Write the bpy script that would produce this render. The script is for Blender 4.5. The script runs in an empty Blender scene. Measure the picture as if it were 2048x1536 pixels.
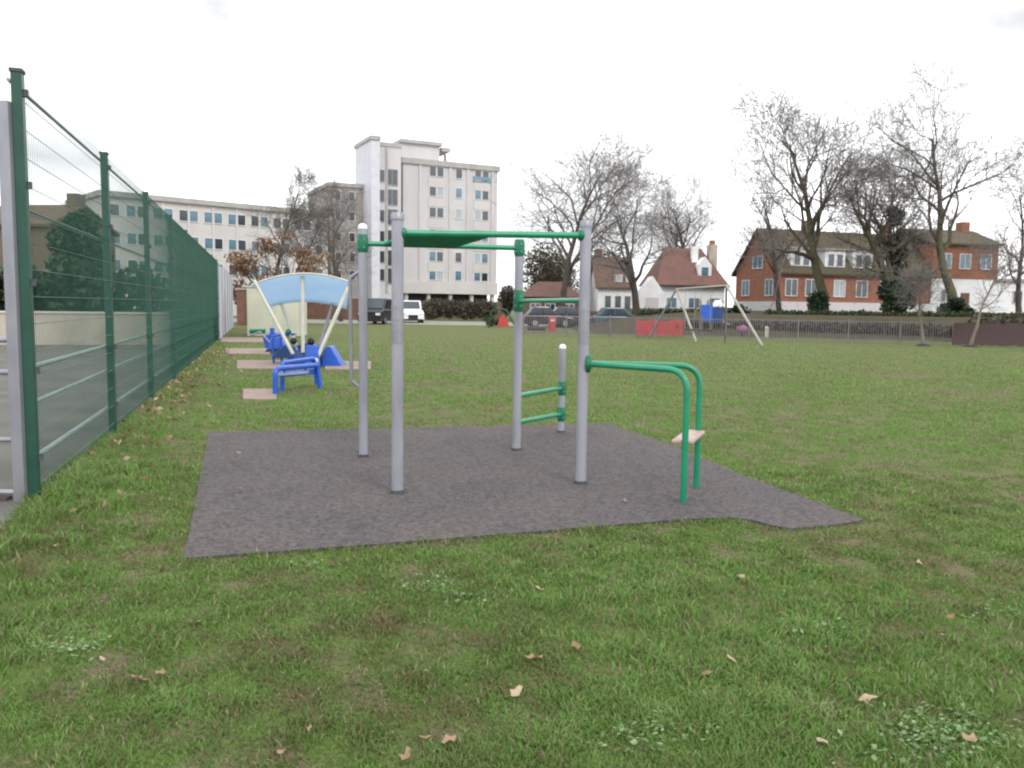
import bpy, math, random
import numpy as np
from mathutils import Vector, Matrix

random.seed(7)
np.random.seed(7)
S = bpy.context.scene
COL = S.collection
R = math.radians

# ------------------------------------------------------------------ camera
CAM_H = 1.5
F_PX = 1650.0            # focal length in pixels of the 2048 px wide photograph
PITCH, ROLL = R(5.4), 0.0135
cam_data = bpy.data.cameras.new('camera')
cam = bpy.data.objects.new('camera', cam_data)
COL.objects.link(cam)
cam_data.sensor_width = 36
cam_data.lens = F_PX / 2048 * 36
cam_data.clip_start = 0.05
cam_data.clip_end = 2000
CM = Matrix.Rotation(math.pi / 2 - PITCH, 3, 'X') @ Matrix.Rotation(ROLL, 3, 'Z')
cam.matrix_world = Matrix.Translation((0, 0, CAM_H)) @ CM.to_4x4()
S.camera = cam

# ------------------------------------------------------------------ sky and sun (bright overcast day)
SUN_EL, SUN_ROT = R(42), R(150)
world = bpy.data.worlds.new('World')
S.world = world
world.use_nodes = True
wn, wl = world.node_tree.nodes, world.node_tree.links
wn.clear()
wo = wn.new('ShaderNodeOutputWorld')
bg = wn.new('ShaderNodeBackground'); bg.inputs['Strength'].default_value = 0.12
sky = wn.new('ShaderNodeTexSky'); sky.sky_type = 'NISHITA'; sky.sun_disc = False
sky.sun_elevation = SUN_EL; sky.sun_rotation = SUN_ROT
tc = wn.new('ShaderNodeTexCoord')
mp = wn.new('ShaderNodeMapping'); mp.inputs['Scale'].default_value = (1.3, 1.3, 3.2)
nz = wn.new('ShaderNodeTexNoise'); nz.inputs['Scale'].default_value = 1.7; nz.inputs['Detail'].default_value = 6
cr = wn.new('ShaderNodeValToRGB')
cr.color_ramp.elements[0].position = 0.34; cr.color_ramp.elements[0].color = (4.45, 4.5, 4.6, 1)
cr.color_ramp.elements[1].position = 0.62; cr.color_ramp.elements[1].color = (14.0, 14.0, 14.0, 1)
mx = wn.new('ShaderNodeMixRGB'); mx.inputs['Fac'].default_value = 0.95
wl.new(tc.outputs['Generated'], mp.inputs['Vector']); wl.new(mp.outputs['Vector'], nz.inputs['Vector'])
wl.new(nz.outputs['Fac'], cr.inputs['Fac'])
wl.new(sky.outputs['Color'], mx.inputs['Color1']); wl.new(cr.outputs['Color'], mx.inputs['Color2'])
wl.new(mx.outputs['Color'], bg.inputs['Color']); wl.new(bg.outputs['Background'], wo.inputs['Surface'])
sl = bpy.data.lights.new('sun', 'SUN'); sl.energy = 0.9; sl.angle = R(16); sl.color = (1, 0.97, 0.92)
sun = bpy.data.objects.new('sun', sl); COL.objects.link(sun)
sun.rotation_euler = (math.pi / 2 - SUN_EL, 0, math.pi - SUN_ROT + R(0))
sun.location = (0, 0, 40)
S.view_settings.view_transform = 'Standard'
S.view_settings.look = 'None'
S.view_settings.gamma = 1
S.view_settings.use_curve_mapping = False
S.view_settings.exposure = 0.74
S.cycles.filter_width = 2.2
S.cycles.max_bounces = 6

# ------------------------------------------------------------------ placing helpers
def ray(px, py):
    return CM @ Vector(((px - 1024) / F_PX, (768 - py) / F_PX, -1))
def G(px, py, z=0.0):                    # ground point below a photo position
    d = ray(px, py); t = (z - CAM_H) / d.z
    return Vector((d.x * t, d.y * t, z))
def A(px, py, Y):                        # point at distance Y
    d = ray(px, py); t = Y / d.y
    return Vector((d.x * t, Y, CAM_H + d.z * t))
def zt(p, py):                           # height above point p that is seen at row py
    lo, hi = -5, 60
    for _ in range(50):
        m = (lo + hi) / 2
        v = CM.transposed() @ Vector((p[0], p[1], m - CAM_H))
        if 768 - v.y / -v.z * F_PX > py: lo = m
        else: hi = m
    return lo

# ------------------------------------------------------------------ materials
def mat(name, c1, c2=None, scale=8, rough=0.6, metal=0, bump=0, bscale=None, spec=0.4, lo=0.35, hi=0.65, detail=5, stretch=None):
    m = bpy.data.materials.new(name); m.use_nodes = True
    n, l = m.node_tree.nodes, m.node_tree.links
    b = n['Principled BSDF']
    b.inputs['Roughness'].default_value = rough; b.inputs['Metallic'].default_value = metal
    b.inputs['Specular IOR Level'].default_value = spec
    c2 = c2 or tuple(x * 0.8 for x in c1)
    t = n.new('ShaderNodeTexCoord'); vec = t.outputs['Object']
    if stretch:
        q = n.new('ShaderNodeMapping'); q.inputs['Scale'].default_value = stretch
        l.new(vec, q.inputs['Vector']); vec = q.outputs['Vector']
    z = n.new('ShaderNodeTexNoise'); z.inputs['Scale'].default_value = scale; z.inputs['Detail'].default_value = detail
    l.new(vec, z.inputs['Vector'])
    r = n.new('ShaderNodeValToRGB')
    r.color_ramp.elements[0].position = lo; r.color_ramp.elements[0].color = (*c1, 1)
    r.color_ramp.elements[1].position = hi; r.color_ramp.elements[1].color = (*c2, 1)
    l.new(z.outputs['Fac'], r.inputs['Fac']); l.new(r.outputs['Color'], b.inputs['Base Color'])
    if bump:
        z2 = n.new('ShaderNodeTexNoise'); z2.inputs['Scale'].default_value = bscale or scale * 4; z2.inputs['Detail'].default_value = 4
        l.new(vec, z2.inputs['Vector'])
        u = n.new('ShaderNodeBump'); u.inputs['Strength'].default_value = bump; u.inputs['Distance'].default_value = 0.02
        l.new(z2.outputs['Fac'], u.inputs['Height']); l.new(u.outputs['Normal'], b.inputs['Normal'])
    return m

def tint_mat(name, cols, rough=0.7, trans=0.25):    # colour picked by a per-leaf random value
    m = bpy.data.materials.new(name); m.use_nodes = True
    n, l = m.node_tree.nodes, m.node_tree.links
    b = n['Principled BSDF']; b.inputs['Roughness'].default_value = rough; b.inputs['Specular IOR Level'].default_value = 0.25
    a = n.new('ShaderNodeAttribute'); a.attribute_name = 'tint'
    r = n.new('ShaderNodeValToRGB'); e = r.color_ramp.elements
    for i, (p, c) in enumerate(cols):
        k = e[i] if i < 2 else e.new(p)
        k.position = p; k.color = (*c, 1)
    l.new(a.outputs['Fac'], r.inputs['Fac']); l.new(r.outputs['Color'], b.inputs['Base Color'])
    tr = n.new('ShaderNodeBsdfTranslucent'); l.new(r.outputs['Color'], tr.inputs['Color'])
    s = n.new('ShaderNodeMixShader'); s.inputs['Fac'].default_value = trans
    l.new(b.outputs[0], s.inputs[1]); l.new(tr.outputs[0], s.inputs[2])
    l.new(s.outputs[0], n['Material Output'].inputs['Surface'])
    return m

def glass_mat(name, c, rough=0.12):
    return mat(name, c, tuple(x * 0.6 for x in c), 0.5, rough, 0, spec=0.8)

M = dict(
    galv=mat('galvanised_steel', (.27, .275, .305), (.22, .225, .255), 9, .42, .45, .03, stretch=(1, 1, .35)),
    pole=mat('grey_powder_coat', (.285, .287, .33), (.20, .203, .235), 7, .42, .15, .03, lo=.45, hi=.78, detail=9, stretch=(1, 1, .3)),
    cap=mat('pole_cap', (.7, .72, .74), (.6, .62, .65), 8, .4),
    collar=mat('rubber_collar', (.05, .055, .06), (.08, .08, .085), 30, .8),
    green=mat('green_paint', (.004, .215, .105), (.004, .18, .088), 7, .33, 0, .02, spec=.55),
    slat=mat('green_slat', (.004, .27, .15), (.004, .235, .125), 7, .7, spec=.15),
    green_dk=mat('green_clamp', (.004, .145, .072), (.003, .11, .055), 12, .4),
    fence=mat('fence_green', (.008, .052, .036), (.012, .066, .046), 5, .42, 0, .03),
    wire=mat('fence_wire_green', (.012, .062, .040), (.018, .076, .052), 5, .4),
    rail=mat('pale_rail', (.36, .42, .42), (.28, .34, .34), 4, .45, .2),
    rail_g=mat('pale_green_rail', (.10, .19, .17), (.14, .22, .2), 4, .5),
    blue=mat('blue_paint', (.012, .07, .40), (.015, .09, .46), 6, .35, spec=.5),
    blue_dk=mat('dark_blue_plastic', (.01, .045, .16), (.012, .06, .2), 6, .5),
    blue_pale=mat('pale_blue_board', (.25, .30, .50), (.2, .26, .46), 6, .5),
    swing=mat('weathered_swing_paint', (.40, .385, .34), (.32, .30, .27), 5, .5),
    white_p=mat('cream_white_paint', (.55, .55, .50), (.46, .46, .41), 5, .45, bump=.02),
    black=mat('black_rubber', (.012, .012, .014), (.02, .02, .022), 10, .6),
    red=mat('red_plastic', (.48, .05, .045), (.40, .045, .05), 3, .45),
    pink=mat('pink_plastic', (.30, .12, .22), (.25, .09, .18), 3, .5),
    slab=mat('pinkish_concrete', (.29, .205, .17), (.20, .165, .14), 5, .9, bump=.1, bscale=40),
    plate=mat('foot_plate', (.42, .29, .26), (.33, .23, .21), 14, .5),
    tar=mat('court_tarmac', (.075, .076, .068), (.115, .112, .098), 1.2, .9, bump=.1, bscale=60),
    road=mat('road_asphalt', (.20, .19, .175), (.25, .235, .21), .6, .9),
    render=mat('pale_render', (.44, .40, .34), (.27, .245, .20), 1.1, .9, bump=.05, lo=.35, hi=.68, detail=8, stretch=(1, 1, .5)),
    conc=mat('pale_concrete', (.53, .515, .525), (.45, .435, .445), .35, .85, bump=.02, lo=.3, hi=.7, stretch=(1, 1, .4)),
    conc2=mat('cream_concrete', (.53, .505, .495), (.46, .435, .425), .3, .85, lo=.3, hi=.7),
    conc_dk=mat('shaded_wing_and_coping_concrete', (.27, .25, .235), (.34, .315, .3), .5, .85),  # darker tone carries the tower wing's shade; also used for copings
    fascia=mat('grey_fascia', (.30, .29, .28), (.36, .35, .34), 1, .7),
    under=mat('shade_and_dark_paint', (.035, .032, .034), (.05, .046, .046), 2, .8),  # near black for undercroft shade; also the dark gutter and pavilion door
    glass=glass_mat('window_glass', (.03, .045, .06)),
    glass_b=glass_mat('bluish_glass', (.10, .20, .27), .2),
    curtain=mat('net_curtain', (.38, .42, .44), (.3, .34, .37), 6, .6),
    frame=mat('white_window_frame', (.66, .66, .66), (.58, .58, .58), 3, .5),
    brick=mat('orange_brick', (.275, .115, .07), (.20, .092, .06), 2.2, .9, bump=.1, bscale=20, detail=8),
    brick_tan=mat('tan_brick', (.15, .108, .078), (.11, .085, .065), 2.2, .9, detail=8),
    brick_br=mat('brown_brick', (.17, .085, .06), (.12, .065, .05), 2, .9),
    tile_br=mat('brown_roof_tile', (.125, .075, .052), (.085, .058, .045), 1.2, .9, bump=.15, bscale=18, lo=.3, hi=.7),
    tile_red=mat('red_roof_tile', (.155, .08, .064), (.115, .064, .054), 1.2, .9, bump=.15, bscale=18, lo=.3, hi=.7),
    tile_moss=mat('mossy_roof_tile', (.078, .058, .038), (.062, .056, .03), .8, .9, bump=.15, bscale=18, lo=.35, hi=.65),
    white_w=mat('white_wall', (.72, .73, .74), (.64, .64, .65), .8, .8),
    cream=mat('cream_board', (.52, .53, .42), (.45, .46, .36), .9, .6),
    lilac=mat('pale_panel', (.55, .55, .60), (.48, .48, .54), 1.2, .6),
    timber=mat('tan_timber', (.19, .135, .08), (.14, .10, .06), 3, .9, stretch=(1, 1, .2)),
    maroon=mat('maroon_timber', (.085, .055, .055), (.065, .04, .042), 3, .8, stretch=(1, 1, .3)),
    railing=mat('grey_railing', (.19, .18, .19), (.15, .14, .155), 3, .5, .3),
    bark=mat('grey_brown_bark', (.075, .062, .052), (.045, .038, .032), 4, .95, bump=.4, bscale=14, stretch=(1, 1, .3)),
    twig=mat('grey_twig', (.15, .135, .13), (.11, .10, .095), 3, .95),
    bark_y=mat('pale_bark', (.21, .175, .14), (.14, .12, .10), 5, .95, stretch=(1, 1, .3)),
    bark_o=mat('olive_bark', (.095, .085, .045), (.06, .055, .032), 4, .95, stretch=(1, 1, .3)),
    car_w=mat('white_car_paint', (.75, .76, .78), (.72, .73, .75), 2, .2, spec=.6),
    car_d=mat('dark_car_paint', (.015, .016, .02), (.02, .02, .025), 2, .2, spec=.6),
    car_b=mat('blue_car_paint', (.03, .10, .17), (.03, .09, .15), 2, .2, spec=.6),
    car_s=mat('silver_car_paint', (.33, .36, .38), (.3, .33, .35), 2, .25, .4, spec=.6),
    car_t=mat('teal_car_paint', (.03, .085, .12), (.03, .075, .10), 2, .25, spec=.6),
    chrome=mat('wheel_alloy', (.35, .36, .37), (.3, .3, .31), 5, .35, .7),
    lamp=mat('clear_lamp', (.7, .7, .68), (.6, .6, .6), 5, .15),
    skin=mat('skin', (.42, .25, .18), (.38, .22, .16), 6, .6),
)
# translucent fabric
fab = bpy.data.materials.new('blue_fabric'); fab.use_nodes = True
_n, _l = fab.node_tree.nodes, fab.node_tree.links
_b = _n['Principled BSDF']; _b.inputs['Roughness'].default_value = .6
_z = _n.new('ShaderNodeTexNoise'); _z.inputs['Scale'].default_value = 3
_r = _n.new('ShaderNodeValToRGB'); _r.color_ramp.elements[0].color = (.56, .72, .88, 1); _r.color_ramp.elements[1].color = (.68, .80, .91, 1)
_t = _n.new('ShaderNodeBsdfTranslucent'); _m = _n.new('ShaderNodeMixShader'); _m.inputs['Fac'].default_value = .6
_l.new(_z.outputs['Fac'], _r.inputs['Fac']); _l.new(_r.outputs['Color'], _b.inputs['Base Color']); _l.new(_r.outputs['Color'], _t.inputs['Color'])
_l.new(_b.outputs[0], _m.inputs[1]); _l.new(_t.outputs[0], _m.inputs[2]); _l.new(_m.outputs[0], _n['Material Output'].inputs['Surface'])
M['fabric'] = fab

GRASS_COLS = [(0, (.20, .150, .09)), (.2, (.155, .160, .066)), (.4, (.112, .192, .044)), (.68, (.148, .275, .058)), (.88, (.21, .33, .10)), (1, (.36, .32, .20))]
M['grass'] = tint_mat('grass_blade', GRASS_COLS, .6, .45)
M['evergreen'] = tint_mat('evergreen_leaf', [(0, (.010, .020, .012)), (.6, (.022, .045, .022)), (1, (.045, .075, .030))], .5, .15)
M['ivy'] = tint_mat('ivy_leaf', [(0, (.018, .026, .014)), (.6, (.04, .055, .026)), (1, (.075, .085, .042))], .5, .15)
M['hedge'] = tint_mat('hedge_leaf', [(0, (.024, .034, .014)), (.6, (.05, .07, .025)), (1, (.085, .085, .04))], .6, .15)
M['brown_leaf'] = tint_mat('brown_leaf', [(0, (.10, .055, .03)), (.5, (.20, .115, .065)), (1, (.30, .20, .13))], .8, .2)
M['dull_leaf'] = tint_mat('dull_leaf', [(0, (.045, .04, .028)), (.5, (.085, .075, .055)), (1, (.13, .115, .09))], .8, .2)
M['litter'] = tint_mat('dry_leaf', [(0, (.12, .065, .038)), (.5, (.28, .185, .12)), (1, (.46, .36, .26))], .8, .15)

def lawn_mat():
    m = bpy.data.materials.new('lawn_ground'); m.use_nodes = True
    n, l = m.node_tree.nodes, m.node_tree.links
    b = n['Principled BSDF']; b.inputs['Roughness'].default_value = .95; b.inputs['Specular IOR Level'].default_value = .1
    t = n.new('ShaderNodeTexCoord')
    def noise(s, d=6):
        z = n.new('ShaderNodeTexNoise'); z.inputs['Scale'].default_value = s; z.inputs['Detail'].default_value = d
        z.inputs['Roughness'].default_value = .62
        l.new(t.outputs['Object'], z.inputs['Vector']); return z.outputs['Fac']
    def ramp(f, a, ca, b_, cb):
        r = n.new('ShaderNodeValToRGB'); e = r.color_ramp.elements
        e[0].position = a; e[0].color = (*ca, 1); e[1].position = b_; e[1].color = (*cb, 1)
        l.new(f, r.inputs['Fac']); return r.outputs['Color']
    def mixc(f, a, c):
        x = n.new('ShaderNodeMixRGB'); l.new(f, x.inputs['Fac']); l.new(a, x.inputs['Color1']); l.new(c, x.inputs['Color2']); return x.outputs['Color']
    g1 = ramp(noise(2.3), .33, (.076, .108, .030), .68, (.092, .156, .036))
    g2 = ramp(noise(38), .3, (.062, .094, .025), .7, (.112, .168, .044))
    x = n.new('ShaderNodeMixRGB'); x.inputs['Fac'].default_value = .55; l.new(g1, x.inputs['Color1']); l.new(g2, x.inputs['Color2'])
    soil = ramp(noise(55), .3, (.11, .085, .06), .7, (.19, .15, .11))
    f = ramp(noise(2.6, 9), .46, (0, 0, 0), .60, (.95, .95, .95))
    c = mixc(f, x.outputs['Color'], soil)
    # broad worn, browner areas over the field
    f2 = ramp(noise(.16, 4), .47, (0, 0, 0), .70, (.6, .6, .6))
    c = mixc(f2, c, ramp(noise(9), .3, (.105, .10, .05), .7, (.14, .125, .07)))
    l.new(c, b.inputs['Base Color'])
    u = n.new('ShaderNodeBump'); u.inputs['Strength'].default_value = .5; u.inputs['Distance'].default_value = .03
    l.new(noise(45), u.inputs['Height']); l.new(u.outputs['Normal'], b.inputs['Normal'])
    return m
M['lawn'] = lawn_mat()
M['bank'] = mat('bank_scrub', (.05, .052, .026), (.075, .058, .042), 1.4, .95, bump=.6, bscale=12, detail=9, spec=.1)

def mat_surface():
    m = bpy.data.materials.new('rubber_crumb'); m.use_nodes = True
    n, l = m.node_tree.nodes, m.node_tree.links
    b = n['Principled BSDF']; b.inputs['Roughness'].default_value = .9; b.inputs['Specular IOR Level'].default_value = .2
    t = n.new('ShaderNodeTexCoord')
    v = n.new('ShaderNodeTexVoronoi'); v.inputs['Scale'].default_value = 46
    l.new(t.outputs['Object'], v.inputs['Vector'])
    r = n.new('ShaderNodeValToRGB'); e = r.color_ramp.elements
    e[0].position = 0; e[0].color = (.030, .029, .032, 1); e[1].position = 1; e[1].color = (.150, .133, .130, 1)
    sp = n.new('ShaderNodeSeparateColor'); l.new(v.outputs['Color'], sp.inputs['Color']); l.new(sp.outputs[0], r.inputs['Fac'])
    z = n.new('ShaderNodeTexNoise'); z.inputs['Scale'].default_value = 1.3; z.inputs['Detail'].default_value = 7
    l.new(t.outputs['Object'], z.inputs['Vector'])
    q = n.new('ShaderNodeValToRGB'); q.color_ramp.elements[0].position = .35; q.color_ramp.elements[0].color = (.058, .053, .060, 1)
    q.color_ramp.elements[1].position = .68; q.color_ramp.elements[1].color = (.092, .077, .073, 1)
    l.new(z.outputs['Fac'], q.inputs['Fac'])
    x = n.new('ShaderNodeMixRGB'); x.inputs['Fac'].default_value = .5
    l.new(r.outputs['Color'], x.inputs['Color1']); l.new(q.outputs['Color'], x.inputs['Color2']); l.new(x.outputs['Color'], b.inputs['Base Color'])
    u = n.new('ShaderNodeBump'); u.inputs['Strength'].default_value = .5; u.inputs['Distance'].default_value = .006
    l.new(v.outputs['Distance'], u.inputs['Height']); l.new(u.outputs['Normal'], b.inputs['Normal'])
    return m
M['crumb'] = mat_surface()

# ------------------------------------------------------------------ mesh builder
ROOT = {}          # object name -> matrix of its thing
class MB:
    def __init__(s): s.v = []; s.f = []
    def poly(s, pts):
        i = len(s.v); s.v += [tuple(p) for p in pts]; s.f.append(tuple(range(i, i + len(pts)))); return s
    def box(s, lo, hi):
        x0, y0, z0 = lo; x1, y1, z1 = hi; i = len(s.v)
        s.v += [(x0, y0, z0), (x1, y0, z0), (x1, y1, z0), (x0, y1, z0), (x0, y0, z1), (x1, y0, z1), (x1, y1, z1), (x0, y1, z1)]
        for q in ((0, 3, 2, 1), (4, 5, 6, 7), (0, 1, 5, 4), (1, 2, 6, 5), (2, 3, 7, 6), (3, 0, 4, 7)): s.f.append(tuple(i + k for k in q))
        return s
    def prism(s, pts, vec):                       # polygon swept along vec
        n = len(pts); i = len(s.v); v = Vector(vec)
        s.v += [tuple(Vector(p)) for p in pts] + [tuple(Vector(p) + v) for p in pts]
        s.f.append(tuple(i + k for k in range(n))[::-1]); s.f.append(tuple(i + n + k for k in range(n)))
        for k in range(n):
            a, b = k, (k + 1) % n
            s.f.append((i + a, i + b, i + n + b, i + n + a))
        return s
    def tube(s, pts, r, n=10, caps=True):
        pts = [Vector(p) for p in pts]; rs = r if isinstance(r, (list, tuple)) else [r] * len(pts)
        base = len(s.v); up = None
        for k, p in enumerate(pts):
            if k == 0: t = pts[1] - pts[0]
            elif k == len(pts) - 1: t = pts[-1] - pts[-2]
            else: t = (pts[k + 1] - pts[k]).normalized() + (pts[k] - pts[k - 1]).normalized()
            t.normalize()
            if up is None:
                up = Vector((0, 0, 1)) if abs(t.z) < .9 else Vector((1, 0, 0))
            a = t.cross(up); a.normalize(); b = a.cross(t); up = b
            for j in range(n):
                w = 2 * math.pi * j / n
                s.v.append(tuple(p + (a * math.cos(w) + b * math.sin(w)) * rs[k]))
        for k in range(len(pts) - 1):
            for j in range(n):
                q = (j + 1) % n
                s.f.append((base + k * n + j, base + k * n + q, base + (k + 1) * n + q, base + (k + 1) * n + j))
        if caps:
            s.f.append(tuple(base + j for j in range(n))[::-1]); e = base + (len(pts) - 1) * n
            s.f.append(tuple(e + j for j in range(n)))
        return s
    def ball(s, c, r, n=10, m=6, sc=(1, 1, 1)):
        i = len(s.v)
        for a in range(m + 1):
            th = math.pi * a / m
            for b in range(n):
                ph = 2 * math.pi * b / n
                s.v.append((c[0] + r * sc[0] * math.sin(th) * math.cos(ph), c[1] + r * sc[1] * math.sin(th) * math.sin(ph), c[2] + r * sc[2] * math.cos(th)))
        for a in range(m):
            for b in range(n):
                q = (b + 1) % n
                s.f.append((i + a * n + b, i + (a + 1) * n + b, i + (a + 1) * n + q, i + a * n + q))
        return s
    def mesh(s, name, inv=None):
        me = bpy.data.meshes.new(name)
        v = s.v if inv is None else [tuple(inv @ Vector(p)) for p in s.v]
        me.from_pydata(v, [], s.f); me.update(); return me
    def build(s, name, m, parent=None, smooth=False, world=True, kind=None, label=None, bevel=0):
        inv = None
        if parent is not None and world: inv = ROOT[parent.name].inverted()
        me = s.mesh(name, inv)
        return put(name, me, m, parent, smooth, kind, label, bevel)

def put(name, me, m, parent=None, smooth=False, kind=None, label=None, bevel=0):
    o = bpy.data.objects.new(name, me); COL.objects.link(o)
    if m and not me.materials: me.materials.append(M[m] if isinstance(m, str) else m)
    if parent is not None:
        o.parent = parent; ROOT[o.name] = ROOT[parent.name]
    else: ROOT[o.name] = Matrix.Identity(4)
    if smooth:
        me.polygons.foreach_set('use_smooth', [True] * len(me.polygons))
        sm = getattr(me, 'set_sharp_from_angle', None)
        if sm: sm(angle=R(42))
    if bevel:
        b = o.modifiers.new('bevel', 'BEVEL'); b.width = bevel; b.segments = 2; b.limit_method = 'ANGLE'
    if kind: o['kind'] = kind
    if label: o['label'] = label
    return o

def thing(name, label, cat, loc=(0, 0, 0), rz=0, group=None):
    o = bpy.data.objects.new(name, None); COL.objects.link(o); o.empty_display_size = .2
    o.location = loc; o.rotation_euler = (0, 0, rz)
    ROOT[o.name] = Matrix.Translation(loc) @ Matrix.Rotation(rz, 4, 'Z')
    return tag(o, label, cat, group)
def tag(o, label, cat, group=None):
    o['label'] = label; o['category'] = cat
    if group: o['group'] = group
    return o

def fillet(pts, r, n=7):
    pts = [Vector(p) for p in pts]; out = [pts[0]]
    for a, b, c in zip(pts, pts[1:], pts[2:]):
        u = (a - b).normalized(); w = (c - b).normalized()
        ang = u.angle(w); d = min(r / math.tan(ang / 2), (a - b).length * .49, (c - b).length * .49)
        p, q = b + u * d, b + w * d
        for k in range(n + 1):
            t = k / n
            out.append((1 - t) ** 2 * p + 2 * t * (1 - t) * b + t * t * q)
    out.append(pts[-1]); return out

def inpoly(x, y, poly):
    r = np.zeros(x.shape, bool); n = len(poly)
    for i in range(n):
        x0, y0 = poly[i][0], poly[i][1]; x1, y1 = poly[(i + 1) % n][0], poly[(i + 1) % n][1]
        c = ((y0 > y) != (y1 > y)) & (x < (x1 - x0) * (y - y0) / (y1 - y0 + 1e-12) + x0)
        r ^= c
    return r

def np_mesh(name, verts, faces_n, tint=None):     # every face has the same number of corners, vertices in order
    me = bpy.data.meshes.new(name); nv = len(verts); nf = nv // faces_n
    me.vertices.add(nv); me.vertices.foreach_set('co', verts.astype(np.float32).ravel())
    me.loops.add(nv); me.loops.foreach_set('vertex_index', np.arange(nv, dtype=np.int32))
    me.polygons.add(nf); me.polygons.foreach_set('loop_start', np.arange(0, nv, faces_n, dtype=np.int32))
    me.update(calc_edges=True)
    if tint is not None:
        a = me.attributes.new('tint', 'FLOAT', 'POINT'); a.data.foreach_set('value', np.clip(tint, 0, 1).astype(np.float32))
    return me

def leaf_quads(c, size, rng):                      # one random small quad per centre
    n = len(c); d = rng.normal(size=(n, 3)); d /= np.linalg.norm(d, axis=1)[:, None]
    e = rng.normal(size=(n, 3)); e -= d * (e * d).sum(1)[:, None]; e /= np.linalg.norm(e, axis=1)[:, None]
    s = (size * rng.uniform(.6, 1.3, n))[:, None]
    v = np.stack([c - d * s, c + e * s * .55, c + d * s, c - e * s * .55], 1).reshape(-1, 3)
    return v
def foliage(name, m, centres, radii, n, size, parent=None, kind=None, seed=1, flat=None):
    """leaves scattered through several irregular lumps; flat=(z floor)"""
    rng = np.random.default_rng(seed)
    centres = np.array(centres, float); radii = np.array(radii, float)
    w = (radii.prod(1)) ** (2 / 3); idx = rng.choice(len(centres), n, p=w / w.sum())
    d = rng.normal(size=(n, 3)); d /= np.linalg.norm(d, axis=1)[:, None]
    rr = rng.uniform(.25, 1, n) ** .5 * rng.uniform(.82, 1.12, n)
    c = centres[idx] + d * radii[idx] * rr[:, None]
    if flat is not None: c = c[c[:, 2] > flat]
    v = leaf_quads(c, size, rng)
    clump = rng.uniform(-.25, .25, len(centres))[idx][:len(c)] if flat is None else rng.uniform(-.2, .2, len(c))
    t = np.repeat(np.clip(rng.uniform(0, 1, len(c)) * .8 + .1 + clump, 0, 1), 4)
    if parent is not None:
        inv = np.array(ROOT[parent.name].inverted()); v = v @ inv[:3, :3].T + inv[:3, 3]
    return put(name, np_mesh(name, v, 4, t), m, parent, kind=kind)

# ------------------------------------------------------------------ ground, rubber surface, court, road
FA, FB = G(70, 1000), G(436, 681)                  # first and last post of the green fence
fdir = (FB - FA).normalized(); fn = Vector((-fdir.y, fdir.x, 0))
if fn.x > 0: fn = -fn
MAT = [G(368, 1122), G(700, 1098), G(1050, 1070), G(1250, 1053), G(1380, 1043), G(1460, 1040), G(1505, 1045), G(1545, 1056), G(1580, 1062), G(1640, 1057), G(1690, 1051), G(1728, 1045), G(1715, 1038), G(1500, 960), G(1340, 892), G(1215, 850), G(900, 857), G(418, 867)]
g = MB(); N = 20
o = g.poly([(-400, -20, 0), (400, -20, 0), (400, 600, 0), (-400, 600, 0)]).build('lawn', 'lawn', kind='structure')
b = MB(); b.prism([(p.x, p.y, -.03) for p in MAT], (0, 0, .05))
b.build('rubber_surface', 'crumb', kind='structure')
c0 = FA - fdir * 12; c1 = FA + fdir * 46
MB().poly([c0 + Vector((0, 0, .008)), c1 + Vector((0, 0, .008)), c1 + fn * 40 + Vector((0, 0, .008)), c0 + fn * 40 + Vector((0, 0, .008))]).build('court_floor', 'tar', kind='structure')
MB().poly([(-40, 62, .01), (-1.2, 62, .01), (9, 64, .01), (30, 66, .01), (30, 76, .01), (-40, 76, .01)]).build('road', 'road', kind='structure')
bk = MB()                                           # grass bank under the houses on the right
def bank_y(x): return 52 - .22 * (x - 4)
xs = [4 + i * 4 for i in range(24)]
for xa, xb in zip(xs, xs[1:]):
    ya, yb = bank_y(xa), bank_y(xb); ea = min(1, (xa - 4) / 6); eb = min(1, (xb - 4) / 6)
    bk.poly([(xa, ya - 6, .004), (xb, yb - 6, .004), (xb, yb, 1.15 * eb), (xa, ya, 1.15 * ea)])
    bk.poly([(xa, ya, 1.15 * ea), (xb, yb, 1.15 * eb), (xb, 130, 1.75 * eb), (xa, 130, 1.75 * ea)])
bk.build('bank', 'bank', kind='structure')

# ------------------------------------------------------------------ green mesh fence
NP = 9
posts = [FA + (FB - FA) * i / (NP - 1) for i in range(NP)]
FH = zt(FA, 146)
fence = thing('mesh_fence', 'tall dark green wire mesh fence running back along the ball court', 'fence', FA)
pb = 0.045
ca, sa = fdir.x, fdir.y
def obox(mb, c, hx, hy, z0, z1, d=None):           # box turned along a direction
    d = d or fdir; q = Vector((-d.y, d.x, 0))
    pts = [c + d * a + q * b_ for a, b_ in ((-hx, -hy), (hx, -hy), (hx, hy), (-hx, hy))]
    mb.prism([(p.x, p.y, z0) for p in pts], (0, 0, z1 - z0)); return mb
for i, p in enumerate(posts):
    po = obox(MB(), p, pb, pb * .8, -.1, FH).build('post', 'fence', fence, bevel=.006)
    obox(MB(), p, pb * 1.12, pb * .95, FH, FH + .025).build('post_cap', 'collar', po)
    if i == 0:
        bme = obox(MB(), -fn * .045, .02, .02, 0, .05).mesh('bracket'); bme.materials.append(M['collar'])
    for z in (.3, .95, 1.6, 2.3, 2.95):
        o = bpy.data.objects.new('bracket', bme); COL.objects.link(o); o.parent = po; o.location = (p.x - FA.x, p.y - FA.y, z)
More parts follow.
